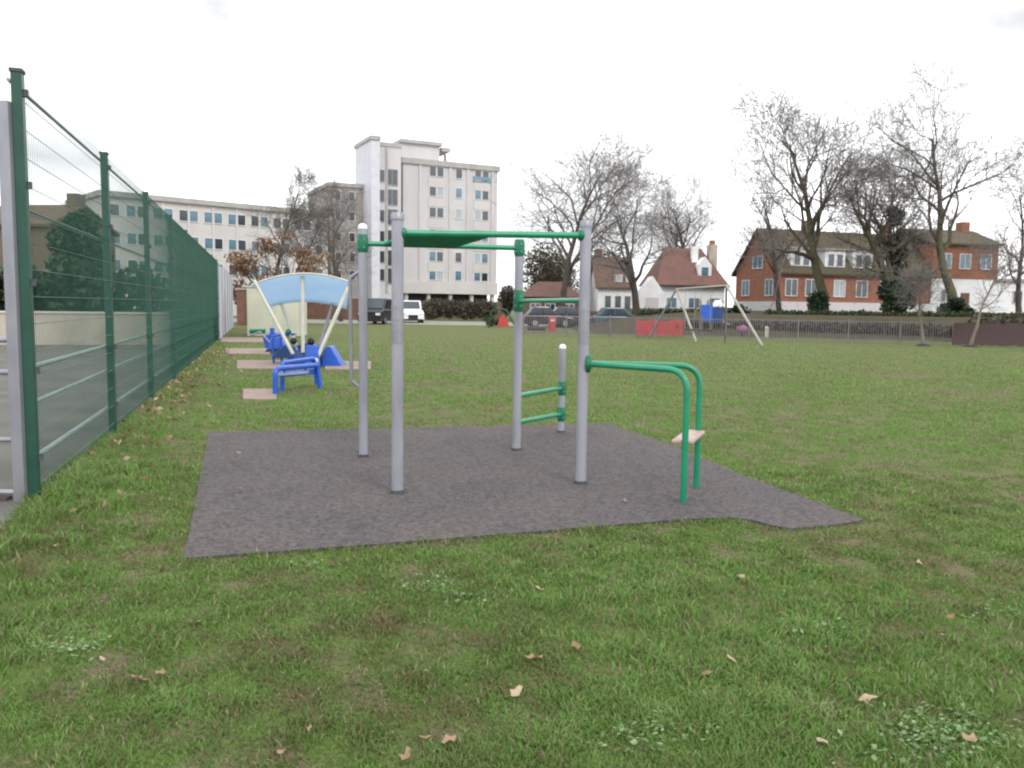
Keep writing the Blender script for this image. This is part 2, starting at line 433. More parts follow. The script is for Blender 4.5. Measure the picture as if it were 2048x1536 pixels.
for a, b_ in zip(posts, posts[1:]):
    L = (b_ - a).length; m = MB(); off = fn * -.03
    n = int(L / .05)
    for k in range(1, n):
        q = a + fdir * (L * k / n) + off
        m.tube([(q.x, q.y, .06), (q.x, q.y, FH - .02)], .0028, 3, False)
    for z in np.arange(.12, FH, .2):
        for e in (0,):
            q0, q1 = a + off + fn * e, b_ + off + fn * e
            m.tube([(q0.x, q0.y, z), (q1.x, q1.y, z)], .0030, 4, False)
    m.build('wire_mesh', 'wire', fence, kind='stuff')
    for z, mt, r in ((.98, 'rail', .022), (.70, 'rail', .020), (.27, 'rail', .024), (2.18, 'rail_g', .012), (FH - .05, 'galv', .014)):
        q0, q1 = a + fn * .06, b_ + fn * .06
        MB().tube([(q0.x, q0.y, z), (q1.x, q1.y, z)], r, 8).build('rail', mt, fence, smooth=True)

# pale solid fence that goes on behind
E0 = FB + fdir * .5
pf = thing('panel_fence', 'pale grey solid panel fence beyond the far end of the green mesh fence', 'fence', E0)
for k in range(6):
    a = E0 + fdir * (k * 2.9); b_ = a + fdir * 2.8
    q = MB(); obox(q, (a + b_) / 2, 1.4, .03, .03, 2.95 + (.04 if k % 2 else 0)); q.build('panel', 'lilac', pf)
    q = MB(); obox(q, a - fdir * .05, .045, .06, 0, 3.05); q.build('post', 'galv', pf)

# galvanised gate at the left edge of the picture
GP = G(45, 1003)
gate = thing('steel_gate', 'galvanised steel gate post and bars beside the first green fence post', 'gate', GP)
gx = Vector((-1, .04, 0))
gt = zt(GP, 203)
gp = obox(MB(), GP, .042, .042, -.1, gt, gx).build('post', 'galv', gate, bevel=.006)
q = MB(); q.tube([(GP.x - .07, GP.y, zt(GP, 315)), (GP.x - .07, GP.y, zt(GP, 275))], .035, 10); q.build('hinge', 'galv', gp, smooth=True)
for yy, r in ((212, .02), (680, .022), (745, .022), (880, .02), (985, .022)):
    z = zt(GP, yy)
    MB().tube([GP + Vector((0, 0, z)) + gx * .04, GP + Vector((0, 0, z)) + gx * 1.3], r, 8).build('bar', 'galv', gate, smooth=True)
obox(MB(), GP + gx * 1.34, .04, .04, -.1, gt, gx).build('post', 'galv', gate)
q = MB(); obox(q, GP + gx * .7 , .6, .035, .01, .035, gx); tag(q.build('timber_board', 'maroon'), 'dark red board lying under the galvanised gate', 'board')

# ------------------------------------------------------------------ climbing and exercise frame
pA, pB, pC, pD, pE = G(727, 917), G(795, 990), G(1033, 904), G(1161, 971), G(1122, 868)
fr = thing('climbing_apparatus', 'grey post exercise frame with green bars standing on the dark rubber surface', 'climbing apparatus', (pA + pB + pC + pD) / 4)
PR = .043
def up(p, z): return Vector((p.x, p.y, z))
tops = {}
for nm, p, ty, r in (('A', pA, 458, PR), ('B', pB, 432, PR * 1.08), ('C', pC, 487, PR), ('D', pD, 447, PR * 1.04), ('E', pE, 697, .040)):
    z = zt(p, ty); tops[nm] = z
    po = MB().tube([up(p, -.05), up(p, z)], r, 20).build('post', 'pole', fr, smooth=True)
    if nm in 'AE': MB().tube([up(p, z), up(p, z + .03), up(p, z + .05)], [r * 1.06, r * 1.02, r * .5], 20).build('post_cap', 'cap', po, smooth=True)
    else: MB().tube([up(p, z - .03), up(p, z + .012), up(p, z + .025)], [r * 1.14, r * 1.14, r * .9], 20).build('post_cap', 'galv', po, smooth=True)
    MB().tube([up(p, .0), up(p, .045)], r * 1.25, 20).build('base_collar', 'collar', po, smooth=True)
    if nm in 'BDE':
        jo = MB()
        z0_, z1_ = ((.52, .78) if nm == 'E' else (1.20, 1.47))
        for k in range(4): zz = z0_ + (z1_ - z0_) * k / 3; jo.tube([up(p, zz), up(p, zz + .022)], r * 1.09, 20)
        jo.tube([up(p, z0_ + .003), up(p, z1_)], r * 1.035, 20)
        jo.build('joint_sleeve', 'galv', po, smooth=True)
def bolts(p, z, h, r, par):
    for zz in (-h * .45, h * .45):
        for a_ in (-2.2, -1.2):
            d = Vector((math.cos(a_), math.sin(a_), 0)); MB().tube([up(p, z + zz) + d * (r * 1.2), up(p, z + zz) + d * (r * 1.28 + .008)], .008, 8).build('bolt', 'galv', par, smooth=True)
def clamp(p, z, h=.085, r=PR, m='green_dk'):
    cl_ = MB().tube([up(p, z - h), up(p, z - h * .6), up(p, z + h * .6), up(p, z + h)], [r * 1.05, r * 1.28, r * 1.28, r * 1.05], 18).build('clamp', m, fr, smooth=True); bolts(p, z, h, r, cl_)
BR = .024
zb = zt(pB, 466); zd = zt(pD, 471); za = zt(pA, 487); zc = zt(pC, 496)
MB().tube([up(pB, zb), up(pD, zd)], BR * 1.1, 14).build('overhead_bar', 'green', fr, smooth=True)
MB().tube([up(pA, za), up(pC, zc)], BR * 1.05, 14).build('overhead_bar', 'green', fr, smooth=True)
clamp(pA, za); clamp(pC, zc); 
def flange(p, z, dx, h=.06):
    q = up(p, z); d = Vector(dx).normalized() * PR
    MB().tube([q + d * .7, q + d * 1.35, q + d * 1.6], [h, h, h * .6], 16).build('flange', 'green_dk', fr, smooth=True)
flange(pB, zb, pD - pB, .045); flange(pD, zd, pB - pD, .045)
# slatted overhead panel between the two bars, at the left half
def on(a, b_, t, z0, z1): return Vector((a.x + (b_.x - a.x) * t, a.y + (b_.y - a.y) * t, z0 + (z1 - z0) * t))
for k in range(5):
    t0 = .045 + k * .092; t1 = t0 + .086
    f0, f1 = on(pB, pD, t0, zb, zd), on(pB, pD, t1, zb, zd); s0, s1 = on(pA, pC, t0 + .085, za, zc), on(pA, pC, t1 + .085, za, zc)
    MB().prism([f0 + Vector((0, 0, -.012)), f1 + Vector((0, 0, -.012)), s1 + Vector((0, 0, -.012)), s0 + Vector((0, 0, -.012))], (0, 0, .024)).build('overhead_slat', 'slat', fr)
# lower bar between the two right posts
zl0, zl1 = zt(pC, 602), zt(pD, 601)
MB().tube([up(pC, zl0), up(pD, zl1)], BR * .95, 14).build('crossbar', 'green', fr, smooth=True); clamp(pC, zl0, .11)
# two steps between the back post and the short post
for yc, ye in ((792, 776), (845, 828)):
    z0, z1 = zt(pC, yc), zt(pE, ye)
    MB().tube([up(pC, z0), up(pE, z1)], BR * 1.05, 14).build('step_bar', 'green', fr, smooth=True); clamp(pE, z1, .085, .040)
# bent dip bars with a foot plate
zq = zt(pD, 727)
fe1, fe2 = G(1366, 1010), G(1392, 980)
flange(pD, zq, (1, -.15, 0), .075)
for fe, off in ((fe1, -.035), (fe2, .035)):
    st = up(pD, zq) + Vector((.03, off, 0))
    MB().tube(fillet([st, up(fe, zq), up(fe, -.04)], .17, 10), .0245, 16).build('dip_bar', 'green', fr, smooth=True)
    MB().tube([up(fe, 0), up(fe, .022)], .036, 16).build('base_collar', 'collar', fr, smooth=True)
mid = (fe1 + fe2) / 2; dd = (fe2 - fe1).normalized(); nn = Vector((dd.y, -dd.x, 0)); hh = (fe2 - fe1).length / 2 + .02
zp = zt(mid, 877)
pl = [mid + dd * a + nn * b_ for a, b_ in ((-hh, -.10), (-hh * .9, .06), (hh * .9, .06), (hh, -.10))]
MB().prism([(p.x, p.y, zp) for p in pl], (0, 0, .028)).build('foot_plate', 'plate', fr, bevel=.008)
# bent hand pipe hung off the back left post
p1, p2 = A(700, 560, pA.y), A(703, 762, pA.y)
MB().tube(fillet([up(pA, p1.z + .1), Vector((p1.x, p1.y, p1.z + .02)), p2, up(pA, zt(pA, 780))], .06, 6), .018, 12).build('hand_pipe', 'galv', fr, smooth=True)

# ------------------------------------------------------------------ concrete pads and outdoor gym in the middle distance
def pad(x0, x1, yt, yb, label, side=None):
    a, b_, c, d = G(x0, yb), G(x1, yb), G(x1, yt), G(x0, yt)
    ctr = (a + b_ + c + d) / 4
    o = MB().prism([p - ctr + Vector((0, 0, -.03)) for p in (a, b_, c, d)], (0, 0, .055)).build('concrete_slab', 'slab')
    o.location = ctr; return tag(o, label, 'slab', 'concrete slabs under the outdoor gym')
pad(486, 553, 780, 801, 'pinkish concrete slab nearest of all under the foot of the blue bench')
pad(474, 590, 722, 739, 'pinkish concrete slab under the left side of the canopied exercise station')
pad(650, 742, 724, 740, 'pinkish concrete slab right of the blue wedge seat under the canopy')
pad(452, 540, 698, 709, 'thin grey pink concrete slab between the canopied station and the cream cabinet')
pad(442, 540, 676, 685, 'farthest pinkish concrete slab in front of the cream cabinet')

# blue bench
bf = G(551, 790)
be = thing('exercise_bench', 'blue tubular outdoor exercise bench with pale board on the nearest slab', 'bench', bf)
zt1 = zt(bf, 738)
e1 = A(634, 742, 14.6); e2 = A(628, 722, 15.2)
b2 = bf + Vector((-.04, .55, 0))
MB().tube(fillet([up(bf, 0), up(bf, zt1), Vector((e1.x, e1.y, zt1 - .02)), Vector((e1.x + .05, e1.y + .02, 0))], .10), .045, 12).build('frame', 'blue', be, smooth=True)
MB().tube(fillet([up(b2, 0), up(b2, zt1 + .06), Vector((e2.x, e2.y, zt1 + .06)), Vector((e2.x + .05, e2.y, 0))], .10), .04, 12).build('frame', 'blue', be, smooth=True)
u = (Vector((e1.x, e1.y, 0)) - Vector((bf.x, bf.y, 0))); 
def bl(t, s, z): q = bf + u * t + (b2 - bf) * s; return Vector((q.x, q.y, z))
MB().prism([bl(.06, -.02, .30), bl(.78, -.02, .27), bl(.78, .9, .30), bl(.06, .9, .33)], (0, 0, .06)).build('board', 'blue_pale', be, bevel=.015)
MB().prism([bl(.10, .1, zt1 - .16), bl(.95, .1, zt1 - .18), bl(.95, .8, zt1 - .16), bl(.10, .8, zt1 - .14)], (0, 0, .10)).build('seat_pad', 'blue', be, bevel=.02)
for t in (.2, .7): MB().tube([bl(t, .05, .33), bl(t, .05, zt1)], .02, 8).build('strut', 'blue', be, smooth=True)

# canopied station
sc_ = G(610, 731)
ex = thing('exercise_station', 'white post outdoor gym station with arched light blue canopy and blue seats', 'gym station', sc_)
Y = sc_.y
MB().tube([up(sc_, 0), up(sc_, .55)], .11, 14).build('pedestal', 'blue_dk', ex, smooth=True)
MB().tube([A(606, 705, Y - .15), A(605, 546, Y - .15)], .046, 12).build('post', 'white_p', ex, smooth=True)
MB().tube([A(632, 722, Y - .5), A(697, 574, Y - .3)], .046, 12).build('post', 'white_p', ex, smooth=True)
MB().tube([A(586, 708, Y - .3), A(508, 560, Y - .3)], .044, 12).build('post', 'white_p', ex, smooth=True)
MB().tube([A(592, 690, Y + .8), A(560, 600, Y + .9)], .04, 10).build('post', 'white_p', ex, smooth=True)
MB().tube([A(640, 690, Y + .8), A(668, 600, Y + .9)], .04, 10).build('post', 'pole', ex, smooth=True)
MB().ball(A(632, 722, Y - .52), .09, 10, 6).build('hub_cap', 'white_p', ex, smooth=True)
cv = MB(); NU, NV = 24, 8
rows = []
for j in range(NV + 1):
    v = j / NV
    for i in range(NU + 1):
        w = i / NU; e = (2 * w - 1)
        top = A(503 + (700 - 503) * w, 547 + 20 * e * e - 3 * e, Y - .3)
        bot = A(538 + (694 - 538) * w, 603 + 13 * e * e + 2 * e, Y + .9)
        p = top.lerp(bot, v); p.z += .06 * math.sin(v * math.pi) ; cv.v.append(tuple(p))
for j in range(NV):
    for i in range(NU):
        a = j * (NU + 1) + i; cv.f.append((a, a + 1, a + NU + 2, a + NU + 1))
co = cv.build('canopy', 'fabric', ex, smooth=True)
sd = co.modifiers.new('thick', 'SOLIDIFY'); sd.thickness = .018
rim = MB(); rim.tube([A(503 + 197 * w, 547 + 20 * (2 * w - 1) ** 2 - 3 * (2 * w - 1), Y - .31) for w in [k / 20 for k in range(21)]], .02, 8)
rim.build('canopy_rim', 'white_p', co, smooth=True)
def wedge(xl, xr, xt, yb, yt, Yd, depth, m):
    a, b_, c = A(xl, yb, Yd), A(xr, yb, Yd), A(xt, yt, Yd)
    return MB().prism([a, b_, c + Vector((.1, 0, 0)), c], (0, depth, 0)).build('seat_back', m, ex, bevel=.02)
wedge(641, 687, 652, 738, 693, Y - .35, .5, 'blue')
MB().prism([A(585, 735, Y - .3), A(632, 735, Y - .3), A(630, 700, Y - .1), A(588, 700, Y - .1)], (0, .12, 0)).build('seat_back', 'blue_dk', ex, bevel=.02)
MB().prism([A(610, 730, Y - .6), A(640, 732, Y - .6), A(636, 692, Y - .5), A(612, 690, Y - .5)], (0, .1, 0)).build('seat_back', 'blue', ex, bevel=.02)
MB().prism([A(572, 737, Y), A(646, 738, Y), A(640, 697, Y), A(626, 690, Y), A(590, 690, Y), A(576, 699, Y)], (0, .55, 0)).build('housing', 'blue_dk', ex, bevel=.04)
MB().prism([A(655, 738, Y + .3), A(700, 737, Y + .3), A(668, 704, Y + .3)], (0, .08, 0)).build('seat_side', 'blue_dk', ex, bevel=.02)
for xx_ in (548, 564): MB().tube(fillet([A(xx_, 730, Y + .2), A(xx_ - 4, 672, Y + .2), A(xx_ + 26, 668, Y + .2)], .15), .03, 8).build('lever', 'blue', ex, smooth=True)
MB().prism([A(536, 700, Y + .5), A(572, 698, Y + .5), A(566, 674, Y + .6), A(540, 676, Y + .6)], (0, .12, 0)).build('seat_back', 'blue', ex, bevel=.03)
MB().prism([A(530, 704, Y + .3), A(576, 702, Y + .3), A(574, 695, Y + .3), A(533, 697, Y + .3)], (0, .4, 0)).build('seat_base', 'blue_dk', ex, bevel=.02)
wedge(541, 586, 568, 716, 690, Y + .1, .4, 'blue_dk')
for px, py, r, m in ((587, 682, .085, 'black'), (622, 683, .09, 'black'), (577, 664, .075, 'green_dk')):
    MB().ball(A(px, py, Y), r, 12, 7).build('hand_grip', m, ex, smooth=True)
MB().tube([A(587, 682, Y), A(606, 725, Y)], .025, 8).build('lever', 'pole', ex, smooth=True)
MB().tube([A(622, 683, Y), A(608, 725, Y)], .025, 8).build('lever', 'pole', ex, smooth=True)
MB().tube([A(577, 664, Y), A(604, 722, Y)], .022, 8).build('lever', 'pole', ex, smooth=True)

# second machine, in front of the cream cabinet
mp_ = G(545, 706)
mc = thing('exercise_machine', 'blue and green outdoor exercise machine in front of the cream cabinet', 'gym machine', mp_)
Ym = mp_.y
MB().tube([up(mp_, 0), up(mp_, .75)], .07, 12).build('pedestal', 'blue', mc, smooth=True)
MB().prism([A(524, 672, Ym), A(552, 665, Ym), A(556, 692, Ym), A(530, 697, Ym)], (0, .35, 0)).build('seat', 'blue', mc, bevel=.03)
MB().prism([A(544, 686, Ym - .2), A(562, 684, Ym - .2), A(564, 700, Ym - .2), A(546, 702, Ym - .2)], (0, .3, 0)).build('footrest', 'green_dk', mc, bevel=.03)
MB().tube([A(498, 672, Ym), A(520, 664, Ym), A(545, 690, Ym)], .035, 8).build('handle', 'galv', mc, smooth=True)
MB().tube([A(500, 662, Ym + .1), A(530, 662, Ym + .1)], .07, 10).build('roller', 'green_dk', mc, smooth=True)

# cream cabinet
cb = G(494, 672)
cw = A(596, 600, cb.y).x - cb.x; ch = zt(cb, 574)
cab = thing('storage_cabinet', 'cream metal storage cabinet behind the blue canopy', 'cabinet', cb)
MB().box((0, 0, 0), (cw, 1.6, ch)).build('body', 'cream', cab, world=False, bevel=.03)
for k in range(2): MB().box((.06 + k * cw / 2, -.03, .12), (cw / 2 - .03 + k * cw / 2, 0, ch - .12)).build('door', 'cream', cab, world=False, bevel=.01)
MB().box((-.06, -.06, ch), (cw + .06, 1.66, ch + .06)).build('lid', 'white_p', cab, world=False)
MB().box((cw / 2 - .1, -.06, 1.0), (cw / 2 - .07, -.03, 1.25)).build('handle', 'galv', cab, world=False)

# ------------------------------------------------------------------ windows shared by all buildings
_wc = {}
def window(parent, x, y, z, w, h, pane='glass', rz=0, bars=1, frm='frame', label=None):
    """recessed glazed window standing in the wall plane, facing local -y"""
    k = (round(w, 2), round(h, 2), bars, frm)
    if k not in _wc:
        t = .07 if w < 2 else .09; m = MB()
        m.box((-w / 2, -.05, -h / 2), (-w / 2 + t, .06, h / 2)).box((w / 2 - t, -.05, -h / 2), (w / 2, .06, h / 2))
        m.box((-w / 2 + t, -.05, h / 2 - t), (w / 2 - t, .06, h / 2)).box((-w / 2 + t, -.08, -h / 2), (w / 2 - t, .06, -h / 2 + t))
        for q in range(1, bars + 1):
            c = -w / 2 + w * q / (bars + 1); m.box((c - .03, -.04, -h / 2 + t), (c + .03, .05, h / 2 - t))
        p = MB().box((-w / 2 + t, -.012, -h / 2 + t), (w / 2 - t, .03, h / 2 - t))
        _wc[k] = (m.mesh('window'), {}, p)
    fm, pm, p = _wc[k]
    if pane not in pm: pm[pane] = p.mesh('pane'); pm[pane].materials.append(M[pane])
    o = put('window', fm, frm, parent); o.location = (x, y, z); o.rotation_euler = (0, 0, rz)
    if label: o['label'] = label
    q = bpy.data.objects.new('pane', pm[pane]); COL.objects.link(q); q.parent = o
    return o

# ------------------------------------------------------------------ tower block
TL = A(806, 450, 108); TR = A(994, 450, 114)
ta = math.atan2(TR.y - TL.y, TR.x - TL.x); TW = math.hypot(TR.x - TL.x, TR.y - TL.y)
T0 = Vector((TL.x, TL.y, 0))
tower = thing('tower_block', 'pale concrete tower block with rows of paired windows behind the exercise frame', 'tower block', T0, ta)
def tl(px, Yd=None):                               # photo column -> distance along the tower's front
    d = ray(px, 450); cx, cy = math.cos(ta), math.sin(ta)
    den = d.x * cy - d.y * cx; s = (T0.x * d.y - T0.y * d.x) / (cx * -d.y + cy * d.x)
    return s
def tlo(px, off):
    d = ray(px, 450); cx, cy = math.cos(ta), math.sin(ta); P = T0 + Vector((-cy, cx, 0)) * off
    return (P.x * d.y - P.y * d.x) / (cx * -d.y + cy * d.x)
tz = lambda py, px=900: 1.5 + (612 + .0135 * (px - 1024) - py) / F_PX * 110
tp = lambda px, off: T0 + Vector((math.cos(ta), math.sin(ta), 0)) * tlo(px, off) + Vector((-math.sin(ta), math.cos(ta), 0)) * off
TH = zt(tp(880, 0), 322) - .7
MB().box((0, 0, 3.0), (TW, 14, TH)).build('wall', 'conc', tower, world=False)
MB().box((.8, 1.2, 0), (TW - .8, 13, 3.0)).build('undercroft', 'under', tower, world=False)  # solid box, shade of the open storey put into its colour
for k in range(5):
    xx = .3 + k * (TW - 1) / 4
    MB().box((xx, .1, 0), (xx + .45, .6, 2.997)).build('column', 'conc', tower, world=False)
MB().box((-.25, -.25, TH), (TW + .25, 14.2, TH + .7)).build('parapet', 'fascia', tower, world=False)
bx0, bx1 = tl(838), tl(990)
MB().box((-.05, -.3, 3.0), (TW + .05, 0, 4.6)).build('plinth_band', 'conc2', tower, world=False)
for xx in (tl(840), tl(900), tl(935), tl(984)):
    MB().box((xx - .18, -.14, 4.6), (xx + .18, 0, TH)).build('pilaster', 'conc2', tower, world=False)
rng = random.Random(4)
for r_, py in enumerate((346, 385, 427, 470, 514, 551)):
    z = zt(tp(900, 0), py)
    for px in (865, 880, 917, 955, 970):
        pn = 'glass' if rng.random() < .5 else ('glass_b' if rng.random() < .7 else 'curtain')
        window(tower, tl(px), -.02, z, 1.0, 1.36, pn, 0, 0)
    if r_ < 5:
        for pa, pb_ in ((856, 889), (947, 979)):
            MB().box((tl(pa), -.08, z - 2.0), (tl(pb_), 0, z - .78)).build('spandrel', 'conc2', tower, world=False)
MB().box((tl(945), -.1, zt(tp(965, 0), 366)), (tl(982), 0, zt(tp(965, 0), 354))).build('spandrel', 'glass_b', tower, world=False, label='pale blue green panel below the top right windows')
# stair tower on the left
SX0, SXM, SX1 = tlo(743, -3.2), tlo(756, -2.4), tlo(802, -2.4); SH = zt(tp(748, -3.2), 271) - .5
MB().box((SX0, -3.2, 0), (SXM, 4, SH)).build('stair_wall', 'lilac', tower, world=False)
MB().box((SXM + .003, -2.4, 0), (SX1, 4, SH - .5)).build('stair_wall', 'conc', tower, world=False)
MB().box((SX0 - .15, -3.35, SH), (SXM + .1, 4.1, SH + .5)).build('parapet', 'fascia', tower, world=False)
MB().box((SXM + .12, -2.5, SH - .5), (SX1 + .1, 4.1, SH)).build('parapet', 'fascia', tower, world=False)
for r_, py in enumerate((352, 392, 432, 474, 514, 550)):
    z = zt(tp(770, -2.4), py)
    window(tower, tlo(763, -2.4), -2.42, z, .8, 1.5, 'glass', 0, 0, 'fascia')
    window(tower, tlo(784, -2.4), -2.42, z - .1, 1.5, 2.0, 'glass', 0, 1, 'fascia')
MB().box((tlo(773, -2.4) - .1, -2.6, 3), (tlo(773, -2.4) + .12, -2.4, SH - .6)).build('mullion', 'fascia', tower, world=False)
# roof plant room with its thin slab
MB().box((tlo(803, 3), 3, TH + .7), (tlo(878, 3), 11, zt(tp(840, 3), 282) - .45)).build('plant_room', 'conc', tower, world=False)
MB().box((tlo(803, 3) - .2, 2.6, zt(tp(840, 3), 282) - .45), (tlo(878, 3) + .3, 11.4, zt(tp(840, 3), 282) - .45 + .45)).build('plant_room_roof', 'fascia', tower, world=False)
MB().box((tlo(878, 4) + .35, 4, zt(tp(888, 4), 303)), (tlo(900, 4), 9, zt(tp(888, 4), 295))).build('roof_slab', 'fascia', tower, world=False)
MB().box((tlo(888, 6), 6, TH + .7), (tlo(890, 6) + .2, 6.3, zt(tp(888, 4), 303))).build('roof_slab_post', 'fascia', tower, world=False)
# wing further left, the shade on its wall put into darker concrete
WH = zt(tp(690, .3), 366) - .5
LX = tlo(660, .3)
MB().box((LX, .3, 0), (SX0 - .01, 12, WH)).build('wing_wall', 'conc_dk', tower, world=False)
MB().box((LX - .2, .1, WH), (SX0 - .02, 12.2, WH + .5)).build('parapet', 'fascia', tower, world=False)
for py in (392, 432, 474, 514, 550):
    for px in (676, 704): window(tower, tlo(px, .3), .28, zt(tp(690, .3), py), .8, 1.2, 'glass', 0, 0)

# ------------------------------------------------------------------ long block on the left
L0, L1 = A(204, 450, 84), A(655, 450, 101)
la = math.atan2(L1.y - L0.y, L1.x - L0.x); LW = math.hypot(L1.x - L0.x, L1.y - L0.y)
lb = Vector((L0.x, L0.y, 0))
slab = thing('apartment_block', 'long low cream apartment block with blue tinted windows left of the tower', 'apartment block', lb, la)
LH = zt(A(430, 450, 92.5), 414)
MB().box((0, 0, 0), (LW, 12, LH)).build('wall', 'conc2', slab, world=False)
MB().box((-.3, -.35, LH), (LW + .3, 12.3, LH + .55)).build('parapet', 'fascia', slab, world=False)
fl = (LH - .8) / 4
rng = random.Random(9)
npair = 9
for k in range(npair):
    xc = 2.0 + k * (LW - 4) / (npair - 1)
    for f in range(4):
        z = .75 + fl * f + 1.55
        for e in (-.78, .78):
            window(slab, xc + e, -.02, z, 1.0, 1.25, 'glass_b' if rng.random() < .55 else 'glass', 0, 0)
    if k < npair - 1:
        MB().box((xc + (LW - 4) / (npair - 1) / 2 - .12, -.10, .2), (xc + (LW - 4) / (npair - 1) / 2 + .12, 0, LH - .02)).build('pilaster', 'conc', slab, world=False)

# ------------------------------------------------------------------ houses
def gable_roof(mb, x0, x1, y0, y1, ze, zr, ov=.3, th=.18):
    ym = (y0 + y1) / 2; sl_ = (zr - ze) / (ym - y0)
    for s in (-1, 1):
        ye = ym + s * ((y1 - y0) / 2 + ov); zo = ze - sl_ * ov
        mb.prism([(x0 - ov, ye, zo), (x0 - ov, ym, zr), (x0 - ov, ym, zr + th), (x0 - ov, ye, zo + th)][::s], (x1 - x0 + 2 * ov, 0, 0))
    return mb
def gable_walls(mb, x0, x1, y0, y1, z0, ze, zr):
    ym = (y0 + y1) / 2
    mb.prism([(x0, y0, z0), (x0, y1, z0), (x0, y1, ze), (x0, ym, zr), (x0, y0, ze)], (x1 - x0, 0, 0)); return mb

ha = R(19); K = A(1560, 580, 76); hb = Vector((K.x, K.y, 1.0))
house = thing('brick_house', 'orange brick house with mossy tiled roof and white dormers behind the bare trees', 'house', hb, ha)
ze, zr = 5.1 - 1.0, 9.0 - 1.0; HL, HW = 17.6, 7.0
gable_walls(MB(), 0, HL, 0, HW, 0, ze, zr - .05).build('wall', 'brick', house, world=False)
gable_roof(MB(), 0, HL, 0, HW, ze, zr, .35).build('roof', 'tile_moss', house, world=False)
MB().box((-.25, -.12, 0), (HL + .25, -.01, 1.25)).build('plinth', 'conc', house, world=False)
MB().box((-.14, -.008, 0), (-.01, HW + .1, 1.25)).build('plinth', 'conc', house, world=False)
for xx in (1.2, 3.4, 6.6, 9.2, 12.0, 15.0): window(house, xx, -.02, 2.55, 1.35, 1.6, 'glass' if xx != 6.6 else 'curtain', 0, 1)
for yy, zz, w, h in ((1.6, 2.55, 1.2, 1.55), (5.3, 2.55, 1.2, 1.55), (3.5, 4.95, 1.6, 1.2)):
    window(house, -.02, yy, zz, w, h, 'glass_b', -math.pi / 2, 1)
for xx in (2.4, 6.2, 9.4, 13.2):
    dm = MB().box((xx - 1.15, .25, ze + .15), (xx + 1.15, 2.6, ze + 2.0)).build('dormer', 'white_w', house, world=False)
    MB().box((xx - 1.35, .05, ze + 2.0), (xx + 1.35, 3.0, ze + 2.15)).build('dormer_roof', 'fascia', dm, world=False)
    for e in (-.5, .5): window(house, xx + e, .23, ze + 1.08, .8, 1.25, 'glass', 0, 0)
for xx in (5.0, 14.5):
    MB().box((xx, HW / 2 - .4, zr - .4), (xx + .9, HW / 2 + .4, zr + 1.1)).build('chimney', 'brick', house, world=False)

# house 2 : brick upper floor, white ground floor
q0 = A(1862, 580, 82); h2 = thing('white_house', 'white walled house with orange brick upper floor at the right edge', 'house', (q0.x, q0.y, 1.2), R(12))
w2 = 7.4
MB().box((0, 0, 0), (w2, 8, 3.6)).build('ground_floor_wall', 'white_w', h2, world=False)
MB().box((-.06, -.06, 3.6), (w2 + .06, 8.06, 7.0)).build('upper_wall', 'brick', h2, world=False)
gable_roof(MB(), 0, w2, 0, 8, 7.0, 8.6, .4).build('roof', 'tile_moss', h2, world=False)
MB().box((w2 + .07, .6, 0), (w2 + 14, 8, 3.5)).build('extension_wall', 'white_w', h2, world=False)
MB().box((w2 + .1, .3, 3.5), (w2 + 14.3, 8.3, 3.75)).build('extension_roof', 'fascia', h2, world=False)
for xx in (1.4, 3.6, 6.0): window(h2, xx, -.08, 5.3, 1.3, 1.5, 'glass_b', 0, 1)
window(h2, 1.7, -.02, 1.9, 1.2, 1.3, 'glass', 0, 1)
MB().box((3.4, -.05, 0), (4.4, -.001, 2.2)).build('door', 'brick_br', h2, world=False)
for xx in (w2 + 3.2, w2 + 6.5): window(h2, xx, .58, 1.9, 1.2, 1.3, 'glass', 0, 1)
MB().box((w2 - 1.4, 3.4, 7.6), (w2 - .5, 4.4, 9.6)).build('chimney', 'brick', h2, world=False)

# middle house with big brown roof
q0 = A(1318, 580, 92); h3 = thing('tiled_house', 'house with large red brown tiled roof and white ground floor behind the swing', 'house', (q0.x, q0.y, .6), R(4))
w3 = A(1452, 580, 92).x - q0.x
e3 = 1.5 + (616 - 570) / F_PX * 92 - .6; r3 = 1.5 + (616 - 492) / F_PX * 92 - .6
MB().box((0, 0, 0), (w3, 8.4, e3)).build('wall', 'white_w', h3, world=False)
m = MB(); hx = 1.6
m.v += [(-.4, -.4, e3), (w3 + .4, -.4, e3), (w3 + .4, 8.8, e3), (-.4, 8.8, e3), (hx, 4.2, r3), (w3 - hx, 4.2, r3)]
m.f += [(0, 1, 5, 4), (1, 2, 5), (2, 3, 4, 5), (3, 0, 4), (3, 2, 1, 0)]
m.build('roof', 'tile_red', h3, world=False)
MB().box((-.45, -.5, e3 - .25), (w3 + .45, -.38, e3)).build('gutter', 'under', h3, world=False)
dm = MB(); gable_walls(dm, 0, 2.0, 0, 1.5, e3 + .6, e3 + 2.3, e3 + 3.2)
dm.v = [(x_ * 0 + y_ + 4.6, .8 + x_, z_) for x_, y_, z_ in dm.v]; dm.f = [f[::-1] for f in dm.f]
dmo = dm.build('dormer', 'white_w', h3, world=False)
window(h3, 5.35, .78, e3 + 1.5, .9, 1.2, 'glass_b', 0, 0)
MB().box((4.3, 2.4, e3 + 2), (5.0, 3.1, r3 + .1)).build('chimney', 'white_w', h3, world=False)
ck = MB().box((w3 - .9, 3.2, e3 + 1), (w3 + .05, 4.2, r3 + .4)).build('chimney', 'render', h3, world=False)
MB().box((w3 - .7, 3.4, r3 + .4), (w3 - .2, 4.0, r3 + .9)).build('chimney_pot', 'brick', ck, world=False)
for xx in (1.4, 4.0, 6.3): window(h3, xx, -.02, 1.5, 1.3, 1.2, 'glass_b', 0, 1)
